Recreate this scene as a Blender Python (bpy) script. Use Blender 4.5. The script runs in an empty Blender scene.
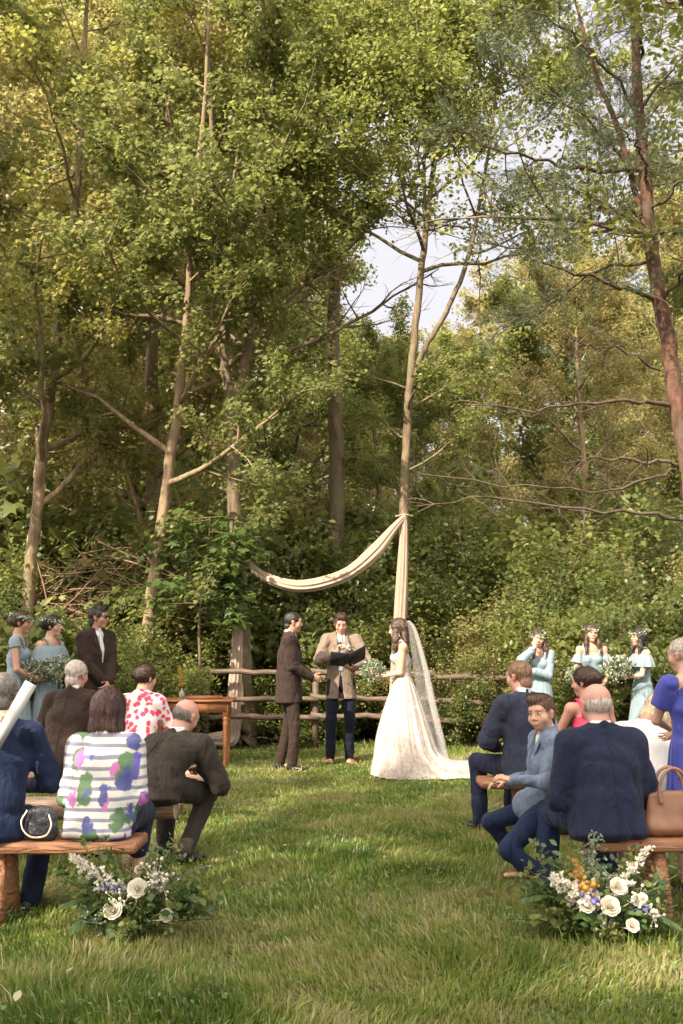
import bpy, math, random
import numpy as np
from mathutils import Vector, Matrix
R_ = math.radians
rng = np.random.default_rng(7)
random.seed(7)
SC = bpy.context.scene
COL = SC.collection
PITCH = R_(7.5); FPX = 996.0; CAMZ = 1.45

def V3(*a): return np.array(a, float)
def ray(px, py):
    x = (px-341.5)/FPX; v = (512-py)/FPX
    return V3(x, math.cos(PITCH)-v*math.sin(PITCH), math.sin(PITCH)+v*math.cos(PITCH))
def at(px, py, Y):
    d = ray(px, py); t = Y/d[1]
    return V3(d[0]*t, Y, CAMZ+d[2]*t)
def gx(px, Y, z=0.5):
    """world x of a photo column at distance Y"""
    v = math.tan(math.atan2(z-CAMZ, Y)-PITCH)
    return (px-341.5)/FPX*Y/(math.cos(PITCH)-v*math.sin(PITCH))
def nrm(v): v = np.asarray(v, float); return v/max(1e-9, np.linalg.norm(v))

# ------------------------------------------------------------------ materials
def new_mat(name):
    m = bpy.data.materials.new(name); m.use_nodes = True
    nt = m.node_tree; nt.nodes.clear()
    return m, nt, nt.nodes, nt.links
def ND(nt, typ, **kw):
    n = nt.nodes.new(typ)
    for k, v in kw.items():
        if k in n.inputs.keys(): n.inputs[k].default_value = v
        else: setattr(n, k, v)
    return n
def c4(c): return (c[0], c[1], c[2], 1)
def ramp(nt, stops, interp='LINEAR'):
    n = nt.nodes.new('ShaderNodeValToRGB'); n.color_ramp.interpolation = interp
    e = n.color_ramp.elements
    while len(e) < len(stops): e.new(0.5)
    for el, (p, c) in zip(e, stops):
        el.position = p; el.color = c4(c)
    return n
_mc = {}
def m_plain(name, col, rough=.6, var=.25, scale=8, bump=0., bscale=60, sheen=0., metal=0., spec=.4, stretch=None, sss=0., attr=None, col2=None, fold=0.):
    if name in _mc: return _mc[name]
    m, nt, N, L = new_mat(name)
    out = ND(nt, 'ShaderNodeOutputMaterial'); b = ND(nt, 'ShaderNodeBsdfPrincipled')
    b.inputs['Roughness'].default_value = rough; b.inputs['Metallic'].default_value = metal
    b.inputs['Specular IOR Level'].default_value = spec
    if sheen: b.inputs['Sheen Weight'].default_value = sheen
    tc = ND(nt, 'ShaderNodeTexCoord')
    mp = ND(nt, 'ShaderNodeMapping'); L.new(tc.outputs['Object'], mp.inputs['Vector'])
    if stretch: mp.inputs['Scale'].default_value = stretch
    no = ND(nt, 'ShaderNodeTexNoise', Scale=scale, Detail=5.); L.new(mp.outputs[0], no.inputs['Vector'])
    c = np.array(col, float)
    c2 = np.array(col2, float) if col2 is not None else c*(1+var)
    rp = ramp(nt, [(.3, c*(1-var)), (.7, np.minimum(c2, 1))]); L.new(no.outputs[0], rp.inputs[0])
    src = rp.outputs[0]
    if attr:
        a = ND(nt, 'ShaderNodeAttribute', attribute_name=attr)
        mx = ND(nt, 'ShaderNodeMix', data_type='RGBA', blend_type='MULTIPLY'); mx.inputs[0].default_value = 1
        L.new(src, mx.inputs[6]); L.new(a.outputs['Color'], mx.inputs[7]); src = mx.outputs[2]
    L.new(src, b.inputs['Base Color'])
    if sss:
        b.inputs['Subsurface Weight'].default_value = sss
        b.inputs['Subsurface Radius'].default_value = (.02, .008, .004)
        b.inputs['Subsurface Scale'].default_value = .6
    if fold:
        mf = ND(nt, 'ShaderNodeMapping'); mf.inputs['Scale'].default_value = (1, 1, .45); mf.inputs['Rotation'].default_value = (.25, .35, 0); L.new(tc.outputs['Object'], mf.inputs['Vector'])
        n3 = ND(nt, 'ShaderNodeTexNoise', Scale=9., Detail=2., Distortion=1.5); L.new(mf.outputs[0], n3.inputs['Vector'])
        b3 = ND(nt, 'ShaderNodeBump', Strength=fold, Distance=.05); L.new(n3.outputs[0], b3.inputs['Height'])
        L.new(b3.outputs[0], b.inputs['Normal'])
    if bump:
        n2 = ND(nt, 'ShaderNodeTexNoise', Scale=float(bscale), Detail=4.); L.new(mp.outputs[0], n2.inputs['Vector'])
        bp = ND(nt, 'ShaderNodeBump', Strength=bump, Distance=.01); L.new(n2.outputs[0], bp.inputs['Height'])
        if fold: L.new(b3.outputs[0], bp.inputs['Normal'])
        L.new(bp.outputs[0], b.inputs['Normal'])
    L.new(b.outputs[0], out.inputs[0])
    _mc[name] = m
    return m

def m_leaf(name, cols, trans=.45, gloss=.5, rough=.45):
    """leaf blade: per-leaf colour from the mesh attribute rnd, reflects and transmits light"""
    if name in _mc: return _mc[name]
    m, nt, N, L = new_mat(name)
    out = ND(nt, 'ShaderNodeOutputMaterial')
    a = ND(nt, 'ShaderNodeAttribute', attribute_name='rnd')
    n = len(cols)
    rp = ramp(nt, [(i/(n-1), c) for i, c in enumerate(cols)]); L.new(a.outputs['Fac'], rp.inputs[0])
    b = ND(nt, 'ShaderNodeBsdfPrincipled'); b.inputs['Roughness'].default_value = rough
    b.inputs['Specular IOR Level'].default_value = gloss
    L.new(rp.outputs[0], b.inputs['Base Color'])
    t = ND(nt, 'ShaderNodeBsdfTranslucent')
    hs = ND(nt, 'ShaderNodeHueSaturation', Hue=.485, Saturation=1.0, Value=1.55); L.new(rp.outputs[0], hs.inputs['Color'])
    L.new(hs.outputs[0], t.inputs['Color'])
    mx = ND(nt, 'ShaderNodeMixShader'); mx.inputs[0].default_value = trans
    L.new(b.outputs[0], mx.inputs[1]); L.new(t.outputs[0], mx.inputs[2]); L.new(mx.outputs[0], out.inputs[0])
    _mc[name] = m
    return m

def m_bark(name, c1, c2, c3, scale=14, zs=.25, bump=.8):
    if name in _mc: return _mc[name]
    m, nt, N, L = new_mat(name)
    out = ND(nt, 'ShaderNodeOutputMaterial'); b = ND(nt, 'ShaderNodeBsdfPrincipled')
    b.inputs['Roughness'].default_value = .85
    tc = ND(nt, 'ShaderNodeTexCoord'); mp = ND(nt, 'ShaderNodeMapping'); mp.inputs['Scale'].default_value = (1, 1, zs)
    L.new(tc.outputs['Object'], mp.inputs['Vector'])
    n1 = ND(nt, 'ShaderNodeTexNoise', Scale=float(scale), Detail=8., Roughness=.65); L.new(mp.outputs[0], n1.inputs['Vector'])
    n2 = ND(nt, 'ShaderNodeTexNoise', Scale=2.2, Detail=4.); L.new(tc.outputs['Object'], n2.inputs['Vector'])
    r1 = ramp(nt, [(.35, c1), (.62, c2)]); L.new(n1.outputs[0], r1.inputs[0])
    r2 = ramp(nt, [(.48, (0, 0, 0)), (.66, (1, 1, 1))]); L.new(n2.outputs[0], r2.inputs[0])
    mx = ND(nt, 'ShaderNodeMix', data_type='RGBA'); L.new(r2.outputs[0], mx.inputs[0]); L.new(r1.outputs[0], mx.inputs[6])
    mx.inputs[7].default_value = c4(c3)
    L.new(mx.outputs[2], b.inputs['Base Color'])
    bp = ND(nt, 'ShaderNodeBump', Strength=bump, Distance=.03); L.new(n1.outputs[0], bp.inputs['Height']); L.new(bp.outputs[0], b.inputs['Normal'])
    L.new(b.outputs[0], out.inputs[0])
    _mc[name] = m
    return m

# ------------------------------------------------------------------ mesh helpers
def mk(name, verts, faces, mat=None, parent=None, smooth=True, attrs=None, vcol=None, mats=None, mi=None, loc=None):
    """verts (N,3); faces: list of int arrays (M,k)"""
    me = bpy.data.meshes.new(name)
    verts = np.asarray(verts, np.float32)
    if isinstance(faces, np.ndarray): faces = [faces]
    faces = [np.asarray(f, np.int32) for f in faces if len(f)]
    me.vertices.add(len(verts)); me.vertices.foreach_set('co', verts.ravel())
    li = np.concatenate([f.ravel() for f in faces]); tot = np.concatenate([np.full(len(f), f.shape[1], np.int32) for f in faces])
    me.loops.add(len(li)); me.loops.foreach_set('vertex_index', li)
    me.polygons.add(len(tot)); st = np.concatenate([[0], np.cumsum(tot)[:-1]]).astype(np.int32)
    me.polygons.foreach_set('loop_start', st)
    me.update(calc_edges=True)
    if smooth: me.polygons.foreach_set('use_smooth', np.ones(len(tot), bool))
    if attrs is not None:
        a = me.attributes.new('rnd', 'FLOAT', 'FACE'); a.data.foreach_set('value', np.asarray(attrs, np.float32))
    if vcol is not None:
        a = me.attributes.new('tint', 'FLOAT_COLOR', 'POINT')
        vc = np.ones((len(verts), 4), np.float32); vc[:, :3] = vcol; a.data.foreach_set('color', vc.ravel())
    for mm in (mats or [mat]): me.materials.append(mm)
    if mi is not None: me.polygons.foreach_set('material_index', np.asarray(mi, np.int32))
    o = bpy.data.objects.new(name, me); COL.objects.link(o)
    if parent is not None: o.parent = parent
    if loc is not None: o.location = loc
    return o

class MB:
    """collects shapes into ONE mesh"""
    def __init__(s): s.v = []; s.f = []; s.n = 0; s.r = []; s.m = []
    def add(s, v, fs, r=.5, m=0):
        v = np.asarray(v, float)
        if isinstance(fs, np.ndarray): fs = [fs]
        for f in fs:
            f = np.asarray(f, int); s.f.append(f+s.n)
            s.r.append(np.full(len(f), r) if np.isscalar(r) else r); s.m.append(np.full(len(f), m))
        s.v.append(v); s.n += len(v)
        return s
    def build(s, name, mat=None, parent=None, smooth=True, loc=None, mats=None, attrs=True):
        # order faces by size group is kept as given
        return mk(name, np.concatenate(s.v), s.f, mat, parent, smooth, attrs=np.concatenate(s.r) if attrs else None,
                  mats=mats, mi=np.concatenate(s.m) if mats else None, loc=loc)
    def tube(s, pts, rad, sides=7, r=.5, m=0, cap=True, flat=1., ref=None):
        v, f = tube(pts, rad, sides, flat, ref)
        s.add(v, f, r, m)
        if cap:
            n = len(v)
            s.f.append(np.array([list(range(n-sides, n))])+s.n-n); s.r.append(np.full(1, r)); s.m.append(np.full(1, m))
            s.f.append(np.array([list(range(sides))[::-1]])+s.n-n); s.r.append(np.full(1, r)); s.m.append(np.full(1, m))
        return s
    def box(s, lo, hi, r=.5, m=0, M=None, bev=0.):
        lo = np.array(lo, float); hi = np.array(hi, float)
        c = (lo+hi)/2; h = (hi-lo)/2
        b = min(bev, *(h*.45)) if bev else 0
        if b:
            P = []
            for z, q in ((-1, 1), (-1, 0), (1, 0), (1, 1)):
                zz = z*h[2]-(z*b if q else 0) if False else (z*h[2] if q else z*(h[2]-b))
                ins = b if q else 0
                hx, hy = h[0]-ins, h[1]-ins
                e = b
                ring = [(hx-e, -hy), (hx, -hy+e), (hx, hy-e), (hx-e, hy), (-hx+e, hy), (-hx, hy-e), (-hx, -hy+e), (-hx+e, -hy)]
                P += [(x, y, zz) for x, y in ring]
            v = np.array(P); F = []
            for k in range(3):
                for i in range(8): F.append([k*8+i, k*8+(i+1) % 8, k*8+8+(i+1) % 8, k*8+8+i])
            v = v+c
            if M is not None: v = (np.array(M)[:3, :3] @ v.T).T+np.array(M)[:3, 3]
            s.add(v, [np.array(F), np.array([[7, 6, 5, 4, 3, 2, 1, 0]]), np.array([list(range(24, 32))])], r, m)
            return s
        v = np.array([[x, y, z] for x in (-1, 1) for y in (-1, 1) for z in (-1, 1)])*h+c
        if M is not None: v = (np.array(M)[:3, :3] @ v.T).T+np.array(M)[:3, 3]
        s.add(v, np.array([[0, 1, 3, 2], [4, 6, 7, 5], [0, 4, 5, 1], [2, 3, 7, 6], [0, 2, 6, 4], [1, 5, 7, 3]]), r, m)
        return s
    def ell(s, c, rad, r=.5, m=0, nu=10, nv=7, rot=None):
        rad = np.array(rad, float)*np.ones(3)
        th = np.linspace(0, np.pi, nv+1)[1:-1]; ph = np.arange(nu)/nu*2*np.pi
        v = [[0, 0, 1]]+[[math.sin(t)*math.cos(p), math.sin(t)*math.sin(p), math.cos(t)] for t in th for p in ph]+[[0, 0, -1]]
        v = np.array(v)*rad
        if rot is not None: v = v @ np.array(rot).T
        v = v+np.array(c); q = []; t1 = []
        k = nv-1
        for i in range(nu): t1.append([0, 1+i, 1+(i+1) % nu]); t1.append([1+k*nu, 1+(k-1)*nu+(i+1) % nu, 1+(k-1)*nu+i])
        for j in range(k-1):
            for i in range(nu): q.append([1+j*nu+i, 1+(j+1)*nu+i, 1+(j+1)*nu+(i+1) % nu, 1+j*nu+(i+1) % nu])
        s.add(v, [np.array(t1), np.array(q)], r, m)
        return s

def tube(pts, rad, sides=7, flat=1., ref=None):
    pts = np.asarray(pts, float); n = len(pts); rad = np.ones(n)*np.asarray(rad, float)
    tan = np.gradient(pts, axis=0); tan /= np.maximum(1e-9, np.linalg.norm(tan, axis=1))[:, None]
    u = np.asarray(ref, float) if ref is not None else (V3(1, 0, 0) if abs(tan[0][0]) < .8 else V3(0, 1, 0))
    vs = []
    a = np.arange(sides)/sides*2*np.pi
    for i in range(n):
        u = u-tan[i]*np.dot(u, tan[i]); u = nrm(u); w = np.cross(tan[i], u)
        vs.append(pts[i]+rad[i]*(np.cos(a)[:, None]*u+flat*np.sin(a)[:, None]*w))
    v = np.concatenate(vs)
    i = np.arange(n-1)[:, None]*sides; j = np.arange(sides)[None]; j2 = (j+1) % sides
    f = np.stack([i+j, i+j2, i+sides+j2, i+sides+j], -1).reshape(-1, 4)
    return v, f

def smooth_path(pts, n):
    """Catmull-Rom through points; rows may carry extra columns"""
    P = np.asarray(pts, float); P = np.vstack([2*P[0]-P[1], P, 2*P[-1]-P[-2]]); m = len(P)-3
    t = np.linspace(0, m, n); i = np.minimum(t.astype(int), m-1); u = (t-i)[:, None]
    a, b, c, d = P[i], P[i+1], P[i+2], P[i+3]
    return .5*((2*b)+(-a+c)*u+(2*a-5*b+4*c-d)*u**2+(-a+3*b-3*c+d)*u**3)

def tag(o, label=None, cat=None, group=None, kind=None):
    if label: o['label'] = label
    if cat: o['category'] = cat
    if group: o['group'] = group
    if kind: o['kind'] = kind
    return o
def empty(name, loc=(0, 0, 0), rz=0., label=None, cat=None, group=None, kind=None):
    o = bpy.data.objects.new(name, None); COL.objects.link(o); o.empty_display_size = .1
    o.location = [float(x) for x in loc]; o.rotation_euler = (0, 0, rz)
    return tag(o, label, cat, group, kind)
def children(o): return [c for c in COL.objects if c.parent == o]
def copy_tree(o, kids=None):
    kids = kids if kids is not None else children(o)
    c = o.copy(); COL.objects.link(c)
    for k in kids:
        d = k.copy(); COL.objects.link(d); d.parent = c
        for g in children(k) if not k.name.startswith(('crown', 'trunk')) else []:
            e = g.copy(); COL.objects.link(e); e.parent = d
    return c

# ------------------------------------------------------------------ leaves
L_OVAL = (np.array([[0, 0, 0], [.28, .3, .05], [.3, .6, .05], [0, 1, -.04], [-.3, .6, .05], [-.28, .3, .05], [0, .45, -.03]]),
          [np.array([[0, 1, 2, 6], [6, 2, 3, 4], [0, 6, 4, 5]])])
L_SMALL = (np.array([[0, 0, 0], [.33, .5, .06], [0, 1, -.03], [-.33, .5, .06]]), [np.array([[0, 1, 2, 3]])])
_m = np.array([[0, 0], [.22, .02], [.5, .08], [.36, .28], [.62, .58], [.3, .56], [.2, .68], [0, 1.05], [-.2, .68], [-.3, .56], [-.62, .58], [-.36, .28], [-.5, .08], [-.22, .02], [0, .35]])
L_MAPLE = (np.c_[_m, np.array([0, .03, .0, .05, -.05, .05, .03, -.08, .03, .05, -.05, .05, 0, .03, -.02])],
           [np.array([[14, 0, 1], [14, 1, 3], [1, 2, 3], [14, 3, 5], [3, 4, 5], [14, 5, 6], [14, 6, 8], [6, 7, 8], [14, 8, 9], [14, 9, 11], [9, 10, 11], [14, 11, 13], [11, 12, 13], [14, 13, 0]])])
L_LANCE = (np.array([[0, 0, 0], [.13, .4, .03], [0, 1, -.08], [-.13, .4, .03]]), [np.array([[0, 1, 2, 3]])])

def leaves_mesh(pos, size, rg, tmpl, tilt=.6, dirs=None, rnd=None):
    """scatter leaf template; tilt 0 = all face up"""
    n = len(pos); tv, tf = tmpl
    nz = np.c_[rg.normal(0, tilt, (n, 2)), np.abs(rg.normal(.8, .35, n))+.15]; nz /= np.linalg.norm(nz, axis=1)[:, None]
    if dirs is None: dirs = rg.normal(0, 1, (n, 3))
    d = dirs+rg.normal(0, .35, (n, 3))*np.linalg.norm(dirs, axis=1)[:, None]
    d = d-nz*np.sum(d*nz, 1)[:, None]; d /= np.maximum(1e-6, np.linalg.norm(d, axis=1))[:, None]
    u = np.cross(d, nz)
    s = (size*rg.uniform(.65, 1.2, n))[:, None, None]
    v = pos[:, None]+s*(tv[None, :, 0:1]*u[:, None]+tv[None, :, 1:2]*d[:, None]+tv[None, :, 2:3]*nz[:, None])
    k = len(tv); base = (np.arange(n)*k)[:, None, None]
    fs = [(f[None]+base).reshape(-1, f.shape[1]) for f in tf]
    if rnd is None: rnd = rg.uniform(0, 1, n)
    rr = [np.repeat(rnd, len(f)) for f in tf]
    return v.reshape(-1, 3), fs, np.concatenate(rr)
# ------------------------------------------------------------------ camera, light, sky
cam = bpy.data.cameras.new('camera'); camo = bpy.data.objects.new('camera', cam); COL.objects.link(camo)
camo.location = (0, 0, CAMZ); camo.rotation_euler = (R_(90)+PITCH, 0, 0)
cam.sensor_fit = 'VERTICAL'; cam.sensor_height = 36; cam.lens = 36*FPX/1024; cam.clip_end = 2000; cam.clip_start = .05
SC.camera = camo
SUN_DIR = nrm((-.50, -.62, .62))      # towards the sun
sun = bpy.data.lights.new('sun', 'SUN'); suno = bpy.data.objects.new('sun', sun); COL.objects.link(suno)
sun.energy = 3.8; sun.angle = R_(.6); sun.color = (1, .88, .70)
suno.rotation_euler = Vector(SUN_DIR).to_track_quat('Z', 'Y').to_euler(); suno.location = (-10, -12, 20)
W = bpy.data.worlds.new('World'); SC.world = W; W.use_nodes = True
nt = W.node_tree; nt.nodes.clear()
sk = nt.nodes.new('ShaderNodeTexSky'); sk.sky_type = 'NISHITA'; sk.sun_disc = False
sk.sun_elevation = math.asin(SUN_DIR[2]); sk.sun_rotation = math.atan2(SUN_DIR[0], SUN_DIR[1])
sk.dust_density = 5.0; sk.air_density = 1.0; sk.ozone_density = 1.0
bg = nt.nodes.new('ShaderNodeBackground'); bg.inputs['Strength'].default_value = .15
wo = nt.nodes.new('ShaderNodeOutputWorld')
tcw = nt.nodes.new('ShaderNodeTexCoord'); cn = nt.nodes.new('ShaderNodeTexNoise'); cn.inputs['Scale'].default_value = 2.2; cn.inputs['Detail'].default_value = 6
nt.links.new(tcw.outputs['Generated'], cn.inputs['Vector'])
cr = ramp(nt, [(.30, (.84,)*3), (.62, (.99,)*3)]); nt.links.new(cn.outputs[0], cr.inputs[0])
cm = nt.nodes.new('ShaderNodeMix'); cm.data_type = 'RGBA'; nt.links.new(cr.outputs[0], cm.inputs[0]); nt.links.new(sk.outputs[0], cm.inputs[6]); 
# thin cloud veil, brightest round the sun
dp = nt.nodes.new('ShaderNodeVectorMath'); dp.operation = 'DOT_PRODUCT'; nt.links.new(tcw.outputs['Generated'], dp.inputs[0]); dp.inputs[1].default_value = tuple(SUN_DIR)
mrw = nt.nodes.new('ShaderNodeMapRange'); mrw.inputs['From Min'].default_value = -.3; mrw.inputs['From Max'].default_value = 1.; nt.links.new(dp.outputs['Value'], mrw.inputs[0])
vr = ramp(nt, [(0, (1.7, 1.63, 1.66)), (1, (11, 9.9, 8.9))]); nt.links.new(mrw.outputs[0], vr.inputs[0]); nt.links.new(vr.outputs[0], cm.inputs[7])
nt.links.new(cm.outputs[2], bg.inputs[0]); nt.links.new(bg.outputs[0], wo.inputs[0])
SC.view_settings.view_transform = 'Standard'; SC.view_settings.look = 'None'
SC.view_settings.gamma = 1; SC.view_settings.use_curve_mapping = False
SC.view_settings.exposure = 1.88
cy = SC.cycles
cy.max_bounces = 8; cy.diffuse_bounces = 5; cy.glossy_bounces = 2; cy.transmission_bounces = 4; cy.transparent_max_bounces = 12
cy.use_denoising = True; cy.caustics_reflective = False; cy.caustics_refractive = False
cy.sample_clamp_indirect = 6

# ------------------------------------------------------------------ materials of the place
SKINS = {}
MAPLE = m_leaf('maple_leaf', [(.085, .110, .032), (.135, .160, .048), (.195, .215, .068), (.10, .128, .036)], trans=.55)
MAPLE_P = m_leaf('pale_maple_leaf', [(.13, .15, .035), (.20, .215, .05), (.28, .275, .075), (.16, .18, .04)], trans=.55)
GREEN = m_leaf('tree_leaf', [(.085, .108, .028), (.14, .17, .045), (.21, .23, .065), (.10, .13, .034)], trans=.55)
PALE = m_leaf('pale_leaf', [(.14, .145, .045), (.22, .21, .07), (.30, .27, .10), (.17, .165, .05)], trans=.55)
DARKL = m_leaf('shrub_leaf', [(.05, .072, .02), (.085, .115, .03), (.14, .165, .05), (.065, .09, .024)], trans=.5)
NEED = m_leaf('pine_needle', [(.045, .065, .03), (.07, .095, .04), (.10, .12, .05)], trans=.15)
DRY = m_leaf('dry_leaf', [(.16, .11, .05), (.26, .19, .09), (.36, .28, .16)], trans=.3)
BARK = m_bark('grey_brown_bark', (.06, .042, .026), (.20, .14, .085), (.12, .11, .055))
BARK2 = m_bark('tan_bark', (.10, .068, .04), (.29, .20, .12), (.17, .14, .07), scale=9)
PINEB = m_bark('pine_bark', (.038, .021, .014), (.165, .075, .045), (.085, .06, .038), scale=16, zs=.4)
TWIG = m_plain('twig_bark', (.12, .085, .05), .9, .4, 12)
BIRCH = m_bark('birch_bark', (.14, .12, .09), (.34, .31, .26), (.26, .24, .19), scale=6, zs=2.5, bump=.3)

# ------------------------------------------------------------------ ground: one sheet to the horizon
def ground_h(x, y):
    return .015*np.sin(x*1.3+.5)*np.cos(y*.9)+.01*np.sin(x*3.1+y*2.3)
def make_ground():
    ax = np.concatenate([np.linspace(-300, -14, 14), np.linspace(-13, 13, 131), np.linspace(14, 300, 14)])
    ay = np.concatenate([np.linspace(-200, -4, 10), np.linspace(-3.8, 24, 140), np.linspace(25, 500, 16)])
    X, Y = np.meshgrid(ax, ay); Z = ground_h(X, Y)*((np.abs(X) < 14) & (Y > -4) & (Y < 25))
    v = np.c_[X.ravel(), Y.ravel(), Z.ravel()]; nx = len(ax)
    i = (np.arange(len(ay)-1)[:, None]*nx+np.arange(nx-1)[None]).ravel()
    f = np.stack([i, i+1, i+nx+1, i+nx], -1)
    m, nt, N, L = new_mat('ground_soil')
    out = ND(nt, 'ShaderNodeOutputMaterial'); b = ND(nt, 'ShaderNodeBsdfPrincipled'); b.inputs['Roughness'].default_value = .95
    tc = ND(nt, 'ShaderNodeTexCoord')
    n1 = ND(nt, 'ShaderNodeTexNoise', Scale=3., Detail=8., Roughness=.7); L.new(tc.outputs['Object'], n1.inputs['Vector'])
    n2 = ND(nt, 'ShaderNodeTexNoise', Scale=45., Detail=4.); L.new(tc.outputs['Object'], n2.inputs['Vector'])
    r1 = ramp(nt, [(.3, (.028, .034, .012)), (.55, (.05, .06, .018)), (.75, (.085, .075, .035))]); L.new(n2.outputs[0], r1.inputs[0])
    r2 = ramp(nt, [(.3, (.035, .026, .016)), (.6, (.075, .055, .032)), (.8, (.12, .09, .05))]); L.new(n2.outputs[0], r2.inputs[0])
    sp = ND(nt, 'ShaderNodeSeparateXYZ'); L.new(tc.outputs['Object'], sp.inputs[0])
    mr = ND(nt, 'ShaderNodeMapRange'); mr.inputs['From Min'].default_value = 13.6; mr.inputs['From Max'].default_value = 15.2
    ad = ND(nt, 'ShaderNodeMath', operation='MULTIPLY_ADD'); L.new(n1.outputs[0], ad.inputs[0]); ad.inputs[1].default_value = 2.; L.new(sp.outputs['Y'], ad.inputs[2])
    L.new(ad.outputs[0], mr.inputs[0])
    mx = ND(nt, 'ShaderNodeMix', data_type='RGBA'); L.new(mr.outputs[0], mx.inputs[0]); L.new(r1.outputs[0], mx.inputs[6]); L.new(r2.outputs[0], mx.inputs[7])
    L.new(mx.outputs[2], b.inputs['Base Color'])
    bp = ND(nt, 'ShaderNodeBump', Strength=.8, Distance=.03); L.new(n2.outputs[0], bp.inputs['Height']); L.new(bp.outputs[0], b.inputs['Normal'])
    L.new(b.outputs[0], out.inputs[0])
    tag(mk('ground', v, f, m), kind='structure')
make_ground()

# ------------------------------------------------------------------ grass
def vnoise(p, seed=0):
    """value noise for (N,D) points, D=2 or 3, returns 0..1"""
    p = np.asarray(p, float); D = p.shape[1]
    i = np.floor(p).astype(np.int64); f = p-i; f = f*f*(3-2*f); r = 0
    for c in range(2**D):
        w = 1.; h = np.full(len(p), seed*1013+7, np.int64)
        for k in range(D):
            b = (c >> k) & 1
            w = w*(f[:, k] if b else 1-f[:, k])
            h = (h*1664525+(i[:, k]+b)*(374761393 if k == 0 else 668265263 if k == 1 else 362437)) & 0x7fffffff
        h = ((h ^ (h >> 13))*1274126177) & 0x7fffffff
        h = h ^ (h >> 16)
        r = r+w*((h & 0xffff)/65535.)
    return r
def make_grass():
    rg = np.random.default_rng(3)
    P = []
    def patch(x0, x1, y0, y1, dens):
        n = int((x1-x0)*(y1-y0)*dens); P.append(np.c_[rg.uniform(x0, x1, n), rg.uniform(y0, y1, n)])
    y = 3.0
    while y < 15.4:
        st = .6; hw = y*.345+.8
        dn = 12500*min(1, (4.4/y)**1.25)
        patch(-hw, hw, y, y+st, dn); patch(-hw-1.5, -hw, y, y+st, dn*.25); patch(hw, hw+1.5, y, y+st, dn*.25)
        y += st
    p = np.concatenate(P)
    cl = vnoise(p*2.1, 1)*.6+vnoise(p*5.5, 2)*.4
    keep = rg.uniform(0, 1, len(p)) < (.5+.8*cl)
    fade = np.clip((15.2-p[:, 1]+1.2*(vnoise(p*1.3, 9)-.5))/1.4, 0, 1)
    keep &= rg.uniform(0, 1, len(p)) < fade
    p = p[keep]; cl = cl[keep]; n = len(p)
    far = np.clip((p[:, 1]-3)/10, 0, 1)
    h = rg.gamma(6, .0068, n)*(.35+1.3*cl)*(1-.1*far)
    w = rg.uniform(.0022, .0045, n)*(1+1.6*far)
    a = rg.uniform(0, 2*np.pi, n)+0
    combd = vnoise(p*1.1, 4)*2*np.pi*1.5
    lean = rg.uniform(.15, 1.15, n)*h
    dx = .55*np.cos(a)+.45*np.cos(combd); dy = .55*np.sin(a)+.45*np.sin(combd)
    side = np.c_[-np.sin(a), np.cos(a)]
    z0 = ground_h(p[:, 0], p[:, 1])-.005
    V = np.zeros((n, 5, 3))
    for j, (t, ww) in enumerate(((0, 1), (0, -1), (.55, .8), (.55, -.8), (1, 0))):
        V[:, j, 0] = p[:, 0]+dx*lean*t**1.8+side[:, 0]*w*ww
        V[:, j, 1] = p[:, 1]+dy*lean*t**1.8+side[:, 1]*w*ww
        V[:, j, 2] = z0+h*t*(1-.25*t*np.minimum(lean/h, 1))
    b = (np.arange(n)*5)[:, None]
    q = b+np.array([0, 1, 3, 2]); t = b+np.array([2, 3, 4])
    dry = vnoise(p*1.7, 6)*.55+vnoise(p*6, 7)*.45
    rnd = np.clip(dry*1.25-.15+rg.normal(0, .17, n), 0, .86)
    rnd = np.where(rg.uniform(0, 1, n) < .07, rg.uniform(.88, 1, n), rnd)
    gm = m_leaf('grass_blade', [(.06, .105, .018), (.10, .155, .028), (.15, .195, .040), (.22, .23, .07), (.34, .30, .18)], trans=.4, gloss=.25, rough=.55)
    tag(mk('grass', V.reshape(-1, 3), [q, t], gm, smooth=False, attrs=np.concatenate([rnd, rnd])), kind='stuff')
    # clover and small weeds among the blades
    n = 16000; q = np.c_[rg.uniform(-4.2, 4.2, n), rg.uniform(3.2, 12.5, n)]; c = vnoise(q*1.9, 21); q = q[(c > .56) & (np.abs(q[:, 0]) < q[:, 1]*.36+.5)]
    q = np.c_[q, rg.uniform(.03, .075, len(q))+ground_h(q[:, 0], q[:, 1])]
    v, f, r = leaves_mesh(q, .026, rg, L_OVAL, tilt=.35)
    tag(mk('clover', v, f, m_leaf('clover_leaf', [(.05, .10, .03), (.08, .14, .04), (.11, .17, .05)], .35), smooth=False, attrs=r), kind='stuff')
    # small pale fallen leaves lying in the lawn
    k = 18
    q = np.c_[rg.uniform(-2.2, 2.2, k), rg.uniform(3.6, 10, k)]; q = np.c_[q, np.full(k, .085)]
    v, f, r = leaves_mesh(q, .045, rg, L_OVAL, tilt=.25)
    tag(mk('fallen_leaves', v, f, m_leaf('fallen_leaf', [(.25, .22, .12), (.36, .32, .22), (.28, .22, .12)], .2), smooth=False, attrs=r), kind='stuff')
make_grass()

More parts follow.
